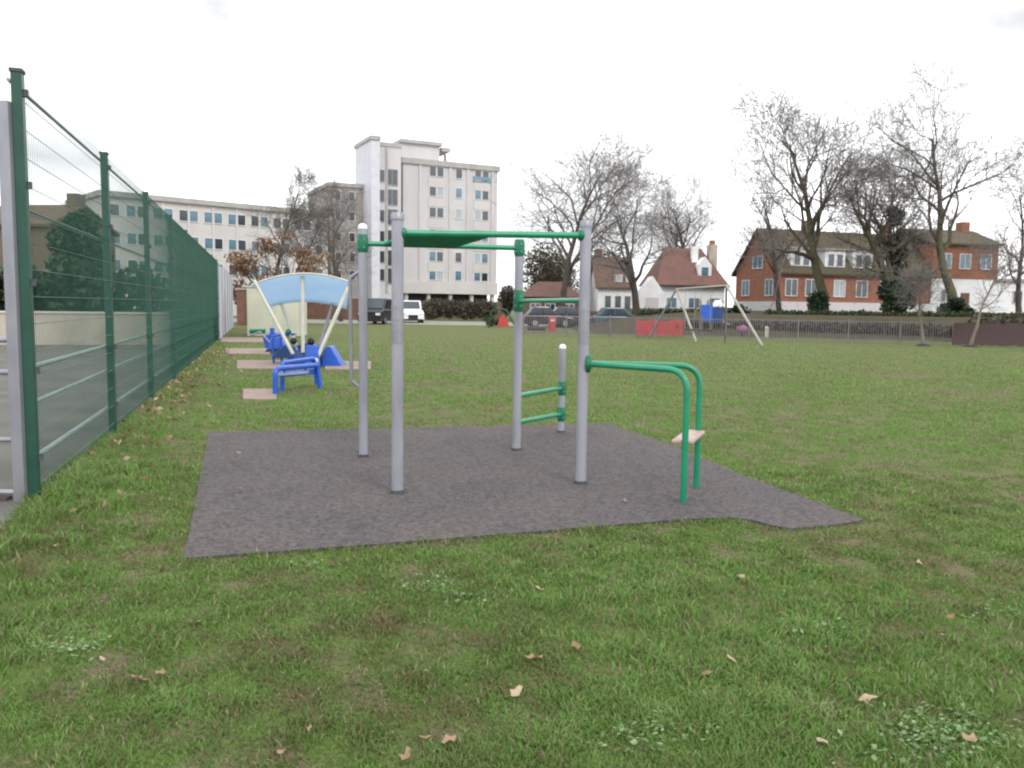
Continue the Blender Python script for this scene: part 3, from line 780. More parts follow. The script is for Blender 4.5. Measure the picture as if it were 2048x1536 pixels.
# white gabled porch at its left
pq = MB(); gable_walls(pq, 0, 2.2, 0, 3.2, 0, 2.1, 4.3)
pq.v = [(y_ - 2.9, -2.4 + x_, z_) for x_, y_, z_ in pq.v]; pq.f = [f[::-1] for f in pq.f]
pq.build('porch', 'white_w', h3, world=False)
MB().box((-2.0, -2.46, 0), (-.6, -2.405, 2.0)).build('porch_door', 'conc', h3, world=False)

# cottage
q0 = A(1196, 580, 86); h4 = thing('white_cottage', 'small white cottage with brown tiled roof left of the dark bare tree', 'house', (q0.x, q0.y, .3), R(2))
w4 = A(1268, 580, 86).x - q0.x
e4 = 1.5 + (615 - 574) / F_PX * 86 - .3; r4 = 1.5 + (615 - 515) / F_PX * 86 - .3
gable_walls(MB(), 0, w4, 0, 7, 0, e4, r4 - .05).build('wall', 'white_w', h4, world=False)
gable_roof(MB(), 0, w4, 0, 7, e4, r4, .3).build('roof', 'tile_br', h4, world=False)
for xx in (1.05, 2.1, 3.1): window(h4, xx, -.02, 1.7, .75, 1.5, 'glass', 0, 0)
for xx in (2.2, 3.3):
    dm = MB().box((xx - .45, .35, e4 + .3), (xx + .45, 2.2, e4 + 1.3)).build('dormer', 'render', h4, world=False)
    window(h4, xx, .33, e4 + .85, .6, .7, 'curtain', 0, 0)
MB().box((.1, 3.1, r4 - .5), (.8, 3.9, r4 + 1.0)).build('chimney', 'brick_br', h4, world=False)

# pavilion with hipped red roof
q0 = A(1046, 600, 78); pv = thing('park_pavilion', 'low pavilion with hipped red tiled roof seen between the right frame posts', 'pavilion', (q0.x, q0.y, 0), R(3))
w5 = A(1168, 600, 78).x - q0.x
e5 = 1.5 + (613 - 594) / F_PX * 78; r5 = 1.5 + (613 - 562) / F_PX * 78
MB().box((.3, .3, 0), (w5 - .3, 5.2, e5)).build('wall', 'brick_tan', pv, world=False)
m = MB(); m.v += [(-.2, -.2, e5), (w5 + .2, -.2, e5), (w5 + .2, 5.7, e5), (-.2, 5.7, e5), (1.6, 2.75, r5), (w5 - 1.8, 2.75, r5)]
m.f += [(0, 1, 5, 4), (1, 2, 5), (2, 3, 4, 5), (3, 0, 4), (3, 2, 1, 0)]
m.build('roof', 'tile_red', pv, world=False)
for xx in (1.2, 2.6, 4.4): window(pv, xx, .28, 1.35, 1.0, .9, 'glass', 0, 1)
MB().box((3.1, .26, 0), (3.9, .297, 2.0)).build('door', 'under', pv, world=False)

# house and wall at far left behind the ball court
q0 = A(-60, 560, 52); h5 = thing('tan_house', 'tan brick house with a chimney seen through the fence at far left', 'house', (q0.x, q0.y, 0), R(-6))
w6 = A(112, 560, 52).x - q0.x
e6 = 1.5 + (600 - 455) / F_PX * 52; r6 = 1.5 + (600 - 408) / F_PX * 52
gable_walls(MB(), 0, w6, 0, 7, 0, e6, r6 - .05).build('wall', 'brick_tan', h5, world=False)
gable_roof(MB(), 0, w6, 0, 7, e6, r6, .25).build('roof', 'tile_br', h5, world=False)
MB().box((w6 - .75, 3.0, e6), (w6 - .05, 3.9, r6 + .85)).build('chimney', 'brick_tan', h5, world=False)
for xx in (1.2, 3.4): 
    for zz in (1.7, 4.2): window(h5, xx, -.02, zz, 1.2, 1.2, 'glass', 0, 1)

lw1 = FA + fdir * 23.8 + fn * .15; lw0 = lw1 + fn * 32
lw = thing('low_wall', 'pale rendered low wall across the far side of the ball court', 'wall', (lw0.x, lw0.y, 0), math.atan2(lw1.y - lw0.y, lw1.x - lw0.x))
LWL = 32
MB().box((0, 0, 0), (LWL, .25, 1.05)).build('wall', 'render', lw, world=False)
MB().box((0, -.04, 1.053), (LWL, .29, 1.12)).build('coping', 'conc2', lw, world=False)

# ------------------------------------------------------------------ hedges, shrubs, evergreen
def hedge(name, label, a, b_, h, d, n, size, m='hedge', seed=3, group=None, z0=0):
    a, b_ = Vector(a), Vector(b_); L = (b_ - a).length; k = max(3, int(L / (h * .7)))
    rg = np.random.default_rng(seed)
    cs = [tuple(a.lerp(b_, (i + .5) / k) + Vector((0, 0, h * .5 + rg.uniform(-.05, .08) * h))) for i in range(k)]
    rs = [(L / k * .8, d, h * rg.uniform(.42, .56)) for _ in range(k)]
    t = thing(name, label, 'hedge', tuple(a), 0, group)
    foliage('foliage', m, cs, rs, n, size, t, seed=seed, flat=a.z)
    st = MB()
    for i in range(k):
        p = a.lerp(b_, (i + .5) / k); st.tube([(p.x, p.y, a.z), (p.x + .1, p.y, a.z + h * .6)], .04, 5)
    st.build('stem', 'bark', t, kind='stuff'); return t
hs = lw0 + fdir * 1.7
hedge('tall_hedge', 'tall dark green hedge behind the low wall of the ball court', hs, lw1 + fdir * 1.7 + fn * 1.6, 2.7, .6, 15000, .2, 'evergreen', 4)
hedge('verge_hedge', 'clipped low green hedge on top of the bank below the orange house', (16.5, 54, .95), (36, 51, 1.0), .55, .5, 5000, .1, 'hedge', 5)
hedge('scrub_hedge', 'low brown scrubby hedge just behind the right part of the railing', (9.9, 47.3, 0), (23.3, 43.0, 0), .9, .45, 7600, .1, 'dull_leaf', 19)
hedge('dark_hedge', 'dark low hedge in front of the house with the porch', (9.2, 60, .0), (16.5, 58, .2), 1.5, .7, 3600, .12, 'evergreen', 6)
hedge('brown_hedge', 'tan brown scrubby hedge right of the white car', A(848, 640, 84).to_2d().to_3d(), A(985, 640, 82).to_2d().to_3d(), 2.1, .9, 4200, .14, 'dull_leaf', 8)
hedge('right_hedge', 'dull green hedge on the bank at the right edge', (24, 43.5, .6), (44, 40, .75), .75, .5, 4200, .1, 'dull_leaf', 9)

# conifer behind the court
cf = A(165, 560, 42); ct = thing('evergreen_tree', 'broad dark green evergreen tree seen through the fence mesh', 'tree', (cf.x, cf.y, 0))
MB().tube([(cf.x, cf.y, 0), (cf.x, cf.y, 4.2)], [.2, .06], 8).build('trunk', 'bark', ct, smooth=True)
hc = zt(cf, 425); cs, rs = [], []
rg = np.random.default_rng(11)
for k in range(46):
    h = rg.uniform(.6, hc - .4); wd = 1.75 * (1 - (h / hc) ** 2.1) + .15; an = rg.uniform(0, 6.28); rr = wd * rg.uniform(.3, .85)
    cs.append((cf.x + math.cos(an) * rr, cf.y + math.sin(an) * rr, h)); rs.append((.8, .8, .55))
foliage('crown', 'evergreen', cs, rs, 17000, .15, ct, seed=12)

def bush(name, label, base, w, h, n, size, m, seed, cat='shrub', group=None, k=9):
    t = thing(name, label, cat, tuple(base), 0, group); rg = np.random.default_rng(seed); cs, rs = [], []
    for _ in range(k):
        an = rg.uniform(0, 6.28); rr = w / 2 * rg.uniform(.1, .7); hz = base[2] + h * rg.uniform(.25, .72)
        cs.append((base[0] + math.cos(an) * rr, base[1] + math.sin(an) * rr, hz)); rs.append((w * .25, w * .25, h * .27))
    foliage('foliage', m, cs, rs, n, size, t, seed=seed, flat=base[2] - .05)
    st = MB()
    for _ in range(6):
        an = rg.uniform(0, 6.28); st.tube([tuple(base), (base[0] + math.cos(an) * w * .3, base[1] + math.sin(an) * w * .3, base[2] + h * .7)], [.04, .012], 5)
    st.build('stem', 'bark', t); return t
def gp_(px, Yd, z): p = A(px, 600, Yd); return (p.x, p.y, z)
bush('evergreen_shrub', 'dark shrub at the foot of the ivy covered tree', gp_(1790, 55, 1.1), 3.2, 2.6, 5200, .15, 'evergreen', 21)
bush('evergreen_shrub', 'dark shrub round the trunk of the tree by the white house', gp_(1915, 55, 1.05), 2.2, 1.5, 3000, .10, 'evergreen', 22)
bush('evergreen_shrub', 'small dark shrub at the foot of the tall tree before the brick house', gp_(1638, 56, 1.1), 1.8, 1.9, 2600, .10, 'evergreen', 23)
bush('round_shrub', 'small dark round shrub at the left corner of the orange gable', gp_(1478, 58, 1.0), 1.0, .95, 1100, .09, 'evergreen', 24, k=5)
bush('olive_shrub', 'large olive brown shrub behind the red pavilion roof', gp_(1102, 90, .1), 7.4, 9.2, 9000, .17, 'dull_leaf', 25, k=22)
bush('olive_shrub', 'brown scrubby shrub right of the pavilion behind the post', gp_(1205, 100, .1), 7.5, 9.0, 6500, .17, 'dull_leaf', 26, k=16)
bush('green_shrub', 'bright green low shrub by the roadside near the climbing arch', gp_(985, 60, 0), 1.7, .9, 1200, .09, 'hedge', 27, k=5)
bush('bare_shrub', 'dark brown shrub right of the tower base', gp_(1012, 96, 0), 3.4, 4.2, 2600, .16, 'dull_leaf', 28)

# ------------------------------------------------------------------ bare trees
def bare_tree(name, label, base, H, spread, seed, trunk_h=.3, r0=None, lean=(0, 0), twig_m='twig', bark_m='bark', levels=4, nmain=9, up_=.5, kids=(7, 5, 5), minr=.012, fork=0, group='bare winter trees'):
    rg = random.Random(seed); r0 = r0 or H * .022
    t = thing(name, label, 'tree', tuple(base), 0, group)
    big, fine = MB(), MB(); B = Vector(base)
    def rot(d, ang, az):
        d = d.normalized(); a = d.cross(Vector((0, 0, 1)) if abs(d.z) < .95 else Vector((1, 0, 0))).normalized(); b2 = d.cross(a)
        return (d * math.cos(ang) + (a * math.cos(az) + b2 * math.sin(az)) * math.sin(ang)).normalized()
    def branch(p, d, L, r, lev):
        ns = (7, 5, 4, 3, 2, 2)[lev]; pts = [p]; rs = [r]; q = p; dd_ = d.normalized(); wob = (.10, .19, .21, .2, .16, .2)[lev]
        end = max(minr * .7, r * (.16 if lev == 0 else .22))
        for i in range(ns):
            dd_ = (dd_ + Vector((rg.gauss(0, wob), rg.gauss(0, wob), rg.gauss(0, wob) + (.13 if lev else .02) * up_))).normalized()
            q = q + dd_ * (L / ns); pts.append(q); rs.append(r + (end - r) * ((i + 1) / ns) ** .85)
        (big if lev <= 1 else fine).tube(pts, rs, (9, 6, 4, 3, 3, 3)[lev], lev == 0)
        if lev >= levels: return
        n = nmain if lev == 0 else kids[lev - 1]
        t0 = trunk_h if lev == 0 else .22
        az0 = rg.uniform(0, 6.28)
        for k in range(n):
            tt = t0 + (1 - t0) * ((k + rg.uniform(.1, .9)) / n) ** (.9 if lev else 1.0)
            x = tt * ns; i = min(ns - 1, int(x)); pp = pts[i].lerp(pts[i + 1], x - i); ra = rs[i] + (rs[i + 1] - rs[i]) * (x - i)
            dl_ = (pts[i + 1] - pts[i]).normalized()
            az = az0 + k * 2.4 + rg.uniform(-.5, .5)
            if lev == 0:
                ang = R(rg.uniform(34, 62)) * (1.1 - .45 * tt); LL = spread * (1.15 - .55 * abs(tt - .45)) * rg.uniform(.75, 1.1)
            else:
                ang = R(rg.uniform(28, 62)); LL = L * ((.62, .66, .80)[min(lev, 3) - 1] - .16 * tt) * rg.uniform(.75, 1.25)
            branch(pp, rot(dl_, ang, az), max(LL, .45), max(minr, ra * rg.uniform(.58, .76)), lev + 1)
    dirs = [Vector((lean[0], lean[1], 1))]
    branch(B - Vector((0, 0, .1)), dirs[0], H * (.86), r0, 0)
    if fork:
        for k in range(fork):
            a = k * 2.9 + 1.2; d = Vector((math.cos(a) * .38, math.sin(a) * .2, 1))
            branch(B + Vector((0, 0, H * .12)), d, H * rg.uniform(.6, .78), r0 * .7, 0)
    big.build('trunk', bark_m, t, smooth=True); fine.build('crown', twig_m, t)
    return t
def tree_at(px, Yd, z, ytop, *a, name='bare_tree', label='', hf=.93, **k):
    b_ = A(px, 600, Yd); base = (b_.x, b_.y, z); H = 1.5 + (612 + .0135 * (px - 1024) - ytop) / F_PX * Yd - z; H *= hf
    return bare_tree(name, label, base, H, H * k.pop('sp', .3), *a, **k), base, H
tree_at(1122, 74, 0, 272, 31, label='bare spreading tree right of the tower behind the pavilion', hf=.98, sp=.33, trunk_h=.28, nmain=12, fork=1)
tree_at(1272, 64, .3, 360, 37, label='dark bare tree leaning before the white cottage and porch', sp=.40, trunk_h=.22, nmain=9, lean=(.04, 0), r0=.36, kids=(6, 5, 4), hf=.9)
tree_at(1385, 105, .8, 350, 33, label='pale grey bare tree rising behind the red brown tiled roof', sp=.32, trunk_h=.2, nmain=12)
tree_at(1330, 108, .8, 380, 43, label='distant twiggy tree behind the porch roof', sp=.34, trunk_h=.2, nmain=11)
tree_at(1650, 58, 1.1, 200, 34, hf=.93, label='tall bare tree with broad crown in front of the orange house', sp=.40, trunk_h=.27, nmain=15, r0=.40, bark_m='bark_o')
tree_at(1560, 66, 1.2, 330, 44, label='slender bare tree left of the tallest one over the orange gable', sp=.38, trunk_h=.25, nmain=10)
iv, ivb, ivh = tree_at(1785, 56, 1.1, 300, 35, hf=.93, label='many stemmed bare tree with ivy clad trunk over dark shrub', sp=.33, trunk_h=.2, nmain=10, r0=.34, fork=2, bark_m='bark_o')
tree_at(1915, 56, 1.05, 168, 36, hf=.93, label='tall crooked bare tree by the white house at right', sp=.36, trunk_h=.35, nmain=12, r0=.38, lean=(-.02, 0), bark_m='bark_o')
tree_at(2040, 75, 1.3, 330, 47, label='bare tree partly cut by the right edge of the view', sp=.36, trunk_h=.2, nmain=10)
tree_at(545, 62, 0, 318, 39, label='slim bare tree rising from brown leaved beech left of the tower', sp=.22, trunk_h=.35, nmain=11, r0=.22, bark_m='bark_o', minr=.011)
tree_at(570, 66, 0, 372, 49, label='thin bare tree just right of the slim tree among brown leaves', sp=.22, trunk_h=.3, nmain=9, r0=.16, minr=.011)
tree_at(682, 70, 0, 318, 40, label='grey bare tree against the dark wing of the tower', sp=.27, trunk_h=.2, nmain=12, r0=.2, minr=.012)
# ivy and brown leaves
rg = np.random.default_rng(51); cs, rs = [], []
for k in range(26):
    h = ivb[2] + .8 + rg.uniform(0, 1) ** 1.3 * 6.2; s = rg.uniform(-.35, .35) * (1 + (h - 2) * .10)
    cs.append((ivb[0] + s, ivb[1] + rg.uniform(-.3, .3), h)); rs.append((.42, .4, .5))
foliage('ivy', 'ivy', cs, rs, 5200, .10, iv, seed=52)
bt = thing('brown_beech', 'wide beech shrub holding brown dead leaves behind the blue canopy', 'tree', gp_(555, 58, 0))
bb = gp_(555, 58, 0); cs, rs = [], []; st = MB()
for k in range(44):
    x = rg.uniform(-3.2, 3.3); h = rg.uniform(1.6, 6.3 - .34 * abs(x) ** 1.35); cs.append((bb[0] + x, bb[1] + rg.uniform(-1, 1), h)); rs.append((.75, .7, .5))
    st.tube([(bb[0] + x * .15, bb[1], 0), (bb[0] + x * .6, bb[1], h * .6), cs[-1]], [.06, .035, .012], 5)
foliage('foliage', 'brown_leaf', cs, rs, 4300, .12, bt, seed=53)
st.build('branch', 'bark', bt)

# small trees on the lawn by the railing
def small_tree(px, pyb, ytop, label, lean, seed, sp=.35):
    b_ = G(px, pyb); H = zt(b_, ytop); return bare_tree('young_tree', label, (b_.x, b_.y, 0), H, H * sp, seed, trunk_h=.42, r0=.085, lean=lean, nmain=8, kids=(6, 4, 3), minr=.008, bark_m='bark_y', twig_m='twig', group='young trees on the lawn'), b_
_, s1 = small_tree(1846, 692, 545, 'thin pale trunked young tree standing upright before the railing', (.03, 0), 61)
_, s2 = small_tree(1940, 694, 490, 'young pale trunked tree leaning right before the maroon fence', (.17, .05), 62, .42)
for s, lab in ((s1, 'dark mulch mound at the foot of the upright young tree'), (s2, 'dark mulch mound at the foot of the leaning young tree')):
    o = MB().ball((0, 0, 0), .32, 12, 6, (1, 1, .35)).build('mulch_mound', 'black', smooth=True); o.location = s; tag(o, lab, 'mulch', 'mulch mounds round the young trees')

# ------------------------------------------------------------------ playground
r0_, r1_ = G(1046, 671), G(1905, 690)
ra_ = math.atan2(r1_.y - r0_.y, r1_.x - r0_.x); RL = math.hypot(r1_.x - r0_.x, r1_.y - r0_.y)
rl = thing('playground_railing', 'low grey metal railing round the playground in the middle distance', 'railing', r0_, ra_)
pk = MB(); n = int(RL / .11)
for k in range(n):
    x = k * .11; pk.tube([(x, 0, .08), (x, 0, 1.02)], .019, 4)
pk.build('picket', 'railing', rl, world=False, kind='stuff')
nb = int(RL / 2.2)
for k in range(nb + 1):
    MB().box((k * RL / nb - .03, -.03, 0), (k * RL / nb + .03, .03, 1.12)).build('post', 'railing', rl, world=False)
for z in (.14, .98):
    MB().box((0, -.02, z), (RL, .02, z + .04)).build('rail', 'railing', rl, world=False)
m0, m1 = G(1905, 691), G(2150, 697)
ma = math.atan2(m1.y - m0.y, m1.x - m0.x); ML = math.hypot(m1.x - m0.x, m1.y - m0.y)
mf = thing('timber_fence', 'low dark maroon boarded fence at the right edge of the lawn', 'fence', m0, ma)
bd = MB().box((0, -.012, .05), (.17, .012, 1.03)).mesh('board'); bd.materials.append(M['maroon'])
nb = int(ML / .18)
for k in range(nb):
    o = bpy.data.objects.new('board', bd); COL.objects.link(o); o.parent = mf; o.location = (k * .18, -.03 + .006 * (k % 2), random.uniform(-.02, .02))
for z in (.25, .8): MB().box((0, .0, z), (ML, .05, z + .08)).build('rail', 'maroon', mf, world=False)

# swing
sA, sB = G(1392, 683), G(1524, 691)
zs = 2.45
tA, tB = A(1353, 578, sA.y + 1.1), A(1453, 571, sB.y + 1.0)
sw = thing('swing_frame', 'pale A frame playground swing with slanting legs in front of the railing', 'swing', (sA + sB) / 2)
sw_m = 'swing'
for foot, top, sgn in ((sA, tA, 1), (sB, tB, 1)):
    MB().tube([foot, top], .055, 10).build('leg', sw_m, sw, smooth=True)
    b_ = Vector((2 * top.x - foot.x - (.9 if foot is sB else .3), top.y + 1.2, 0)) if foot is sA else Vector((A(1451, 660, top.y + 1.4).x, top.y + 1.4, 0))
    MB().tube([b_, top], .05, 10).build('leg', 'galv', sw, smooth=True)
MB().tube([tA, tB], .036, 10).build('crossbar', sw_m, sw, smooth=True)
for t in (.3, .62):
    c = tA.lerp(tB, t)
    for e in (-.22, .22): MB().tube([c + Vector((e, 0, -.05)), Vector((c.x + e, c.y, .55))], .012, 5).build('chain', 'galv', sw)
    MB().box((c.x - .25, c.y - .09, .52), (c.x + .25, c.y + .09, .56)).build('seat', 'black', sw)

# red play panel, red bin, blue unit and other equipment
a, b_ = G(1272, 674), G(1363, 675)
rp = thing('toddler_play_wall', 'long red plastic play panel standing before the railing', 'play wall', a)
L = (b_ - a).length; hz = zt(a, 640); prof = [(0, 0)] + [(L, 0), (L, hz * .95)] + [(L * (1 - k / 10), hz * (.93 + .07 * math.sin(k * 1.3))) for k in range(1, 10)] + [(0, hz)]
MB().prism([(x, 0, z + .06) for x, z in prof], (0, .06, 0)).build('panel', 'red', rp, world=False)
for x in (.05, L - .05): MB().tube([(x, .1, 0), (x, .1, hz * 1.05)], .05, 8).build('post', 'red', rp, world=False, smooth=True)
for x in (L * .40, L * .88):
    MB().tube([(x, -.02, hz * .66), (x, 0, hz * .66)], .11, 14).build('roundel', 'brick_br', rp, world=False)
a = G(1096, 663); wz = A(1113, 650, a.y).x - a.x; hz = zt(a, 632)
lbn = thing('litter_bin', 'red upright litter bin on the grass before the railing', 'bin', a)
MB().tube([(wz / 2, wz / 2, 0), (wz / 2, wz / 2, hz * .82)], [wz * .42, wz * .5], 14).build('body', 'red', lbn, world=False, smooth=True)
MB().tube([(wz / 2, wz / 2, hz * .82), (wz / 2, wz / 2, hz)], [wz * .53, wz * .34], 14).build('hood', 'red', lbn, world=False, smooth=True)
MB().box((wz * .25, -.02, hz * .66), (wz * .75, .06, hz * .78)).build('opening', 'cap', lbn, world=False)
Yb = 46; a = A(1402, 643, Yb); c = A(1448, 610, Yb)
bu = thing('play_tower', 'blue panelled play tower with pale slide behind the swing', 'play tower', (a.x, Yb, 0))
w = c.x - a.x; z0, z1 = a.z, c.z
MB().box((0, 0, z0), (w * .52, .06, z1)).build('panel', 'blue', bu, world=False)
MB().box((w * .54, .15, z0 - .05), (w, .21, z1 - .12)).build('panel', 'blue_dk', bu, world=False)
for x in (0, w * .52, w):
    for y in (.25, 1.3): MB().tube([(x, y, 0), (x, y, z1 + .25)], .045, 8).build('post', 'timber', bu, world=False, smooth=True)
MB().box((0, .2, z0 - .1), (w, 1.35, z0 - .02)).build('deck', 'timber', bu, world=False)
sl2 = MB().prism([(w, .4, z0 + .1), (w + 1.5, .4, .25), (w + 1.5, .4, .18), (w, .4, z0)], (0, .6, 0)); sl2.build('slide', 'white_p', bu, world=False)
MB().prism([(w * .62, .1, z1 - .1), (w * 1.02, .1, z1 - .05), (w * .9, .1, z1 + .28)], (0, 1.3, 0)).build('roof', 'white_w', bu, world=False)
a = G(1590, 674)
bp = thing('activity_board', 'small light blue activity board in front of the railing', 'play panel', a)
wv = A(1634, 660, a.y).x - a.x; MB().box((0, 0, .22), (wv, .05, .62)).build('panel', 'blue', bp, world=False)
for x in (.06, wv - .06): MB().tube([(x, .08, 0), (x, .08, .66)], .03, 8).build('post', 'galv', bp, world=False)
a = G(1484, 676)
rk = thing('spring_rocker', 'small pink and purple spring rocker beside the right swing leg', 'spring rocker', a)
MB().ball((0, 0, .48), .26, 12, 8, (1.15, .4, .75)).build('body', 'pink', rk, world=False, smooth=True)
MB().tube([(math.cos(k * .9) * .07, math.sin(k * .9) * .07, k * .013) for k in range(28)], .014, 5).build('spring', 'black', rk, world=False)
MB().tube([(-.12, -.2, .66), (-.12, .2, .66)], .02, 6).build('handle', 'black', rk, world=False)
a = G(1533, 676)
sb = thing('marker_bollard', 'short pale bollard right of the swing leg before the railing', 'bollard', a)
MB().tube([(0, 0, 0), (0, 0, .52)], .08, 10).build('post', 'white_p', sb, world=False, smooth=True)
MB().tube([(0, 0, .52), (0, 0, .62)], [.1, .05], 10).build('cap', 'white_p', sb, world=False, smooth=True)
a = G(985, 656)
ar = thing('climbing_arch', 'dark green climbing arch with red panel left of the back right post', 'climbing arch', a)
wv = A(1028, 640, a.y).x - a.x; hz = zt(a, 617)
for y in (0, .7):
    MB().tube(fillet([(-.25, y, 0), (-.1, y, hz * .95), (wv * .6, y, hz), (wv + .15, y, 0)], .5), .045, 8).build('arch', 'fence', ar, world=False, smooth=True)
for t in (.1, .3, .5, .7, .9):
    x = wv * t; z = hz * (.93 - 1.3 * abs(t - .38) ** 2); MB().tube([(x, 0, z), (x, .7, z)], .03, 6).build('rung', 'fence', ar, world=False)
MB().prism([(wv * .22, .1, .1), (wv * .78, .1, .1), (wv * .62, .1, hz * .62), (wv * .36, .1, hz * .62)], (0, .06, 0)).build('panel', 'red', ar, world=False)
a = G(1055, 661)
lo_ = MB().tube([(0, 0, .12), (1.1, .1, .14)], [.16, .13], 10).build('fallen_log', 'bark', smooth=True); lo_.location = a; tag(lo_, 'short dark log on the grass left of the red bin', 'log')

# ------------------------------------------------------------------ cars
def car(label, loc, rz, paint, L=4.2, W=1.75, H=1.5, van=False):
    t = thing('parked_car' if not van else 'parked_van', label, 'car' if not van else 'van', loc, rz, 'cars parked along the road')
    belt = H * .58; cl = .22
    if van: low = [(-L/2, cl), (L/2, cl), (L/2, belt * .85), (L/2 - .75, belt), (-L/2, belt)]
    else: low = [(-L/2, cl), (L/2, cl), (L/2, belt * .72), (L/2 - .12, belt * .82), (L/2 - 1.1, belt), (-L/2 + .1, belt), (-L/2, belt * .8)]
    MB().prism([(x, -W/2, z) for x, z in low], (0, W, 0)).build('body', paint, t, world=False, bevel=.07)
    if van: roof = [(-L/2 + .02, belt), (L/2 - .85, belt), (L/2 - 1.5, H), (-L/2 + .08, H)]
    else: roof = [(-L/2 + .2, belt), (L/2 - 1.15, belt), (L/2 - 1.85, H), (-L/2 + .75, H)]
    iw = W - .2
    cabn = MB().prism([(x, -iw/2, z) for x, z in roof], (0, iw, 0)).build('cabin', paint, t, world=False, bevel=.08)
    r = roof; g2 = lambda a, b_, k: (a[0] + (b_[0] - a[0]) * k, a[1] + (b_[1] - a[1]) * k)
    for s in (-1, 1):
        y = s * (iw/2 + .006)
        for k0, k1 in ((.06, .47), (.53, .92)):
            b0, b1 = g2(r[0], r[1], k0), g2(r[0], r[1], k1); u0, u1 = g2(r[3], r[2], k0), g2(r[3], r[2], k1)
            pts = [g2(b0, u0, .08), g2(b1, u1, .08), g2(b1, u1, .86), g2(b0, u0, .86)]
            MB().poly([(x, y, z) for x, z in pts][::s]).build('side_window', 'glass', cabn, world=False)
    for a, b_, s in ((r[1], r[2], 1), (r[0], r[3], -1)):
        p, q = g2(a, b_, .1), g2(a, b_, .88); o_ = .012 * s
        MB().poly([(p[0] + o_, -iw/2 + .1, p[1] + .01), (p[0] + o_, iw/2 - .1, p[1] + .01), (q[0] + o_, iw/2 - .16, q[1] + .01), (q[0] + o_, -iw/2 + .16, q[1] + .01)][::s]).build('windscreen' if s > 0 else 'rear_window', 'glass', cabn, world=False)
    for x in (-L * .30, L * .31):
        for s in (-1, 1):
            wh = MB().tube([(x, s * (W/2 - .2), .32), (x, s * (W/2 + .02), .32)], .32, 18).build('wheel', 'black', t, world=False, smooth=True)
            MB().tube([(x, s * (W/2 + .0), .32), (x, s * (W/2 + .03), .32)], .19, 14).build('rim', 'chrome', wh, world=False)
    for s in (-1, 1):
        MB().box((L/2 - .06, s * W * .36 - .18, belt * .60), (L/2 + .015, s * W * .36 + .18, belt * .76)).build('headlight', 'lamp', t, world=False)
        MB().box((-L/2 - .015, s * W * .40 - .1, belt * .62), (-L/2 + .05, s * W * .40 + .1, belt * .9)).build('tail_light', 'red', t, world=False)
    MB().box((L/2 - .02, -W * .22, .34), (L/2 + .02, W * .22, belt * .62)).build('grille', 'black', t, world=False)
    MB().box((L/2 - .02, -W * .46, .2), (L/2 + .03, W * .46, .33)).build('bumper', 'black', t, world=False)
    return t
c_ = G(822, 645); car('white tall car parked facing the lawn beside the front left post', (c_.x, c_.y, 0), R(-78), 'car_w', 4.1, 1.8, 1.85)
c_ = G(752, 648); car('black van parked in front of the tower between the left posts', (c_.x + .1, c_.y + 1, 0), R(-100), 'car_d', 4.6, 1.9, 1.95, True)
for px, Yd, rz, pt, lab in ((1096, 60, 8, 'car_d', 'dark car parked behind the red bin near the pavilion'), (1143, 62, 4, 'car_d', 'black car parked nearest the front right post'),
                           (1240, 60, 5, 'car_t', 'teal blue car parked below the white cottage')):
    p = A(px, 620, Yd); car(lab, (p.x, p.y, .0), R(rz), pt, 3.9 if pt != 'car_d' else 3.6, 1.7, 1.5)

# brick pier at the end of the pale fence, dark boundary fence by the tower
a = A(484, 640, 54)
bpq = thing('brick_pier', 'narrow brown brick pier at the end of the pale fence', 'pier', (a.x, a.y, 0))
MB().box((-.25, -.25, 0), (.25, .25, 2.3)).build('shaft', 'brick_br', bpq, world=False); MB().box((-.32, -.32, 2.3), (.32, .32, 2.42)).build('coping', 'conc_dk', bpq, world=False)
a, b_ = A(600, 640, 80), A(735, 640, 80)
bw = thing('brick_wall', 'brown brick boundary wall seen below the blue canopy', 'wall', (a.x, a.y, 0))
MB().box((0, 0, 0), (b_.x - a.x, .3, 2.0)).build('wall', 'brick_br', bw, world=False)
MB().box((-.05, -.05, 2.0), (b_.x - a.x + .05, .35, 2.1)).build('coping', 'conc_dk', bw, world=False)
a, b_ = A(845, 640, 88), A(1005, 640, 88)
tf = thing('board_fence', 'tan timber board fence right of the white car below the tower', 'fence', (a.x, a.y, 0))
Lf = b_.x - a.x; bd = MB().box((0, 0, .05), (.155, .03, 1.9)).mesh('board'); bd.materials.append(M['timber'])
for k in range(int(Lf / .165)):
    o = bpy.data.objects.new('board', bd); COL.objects.link(o); o.parent = tf; o.location = (k * .165, .006 * (k % 2), random.uniform(-.03, .03))
for z in (.4, 1.5): MB().box((0, .04, z), (Lf, .1, z + .1)).build('rail', 'timber', tf, world=False)

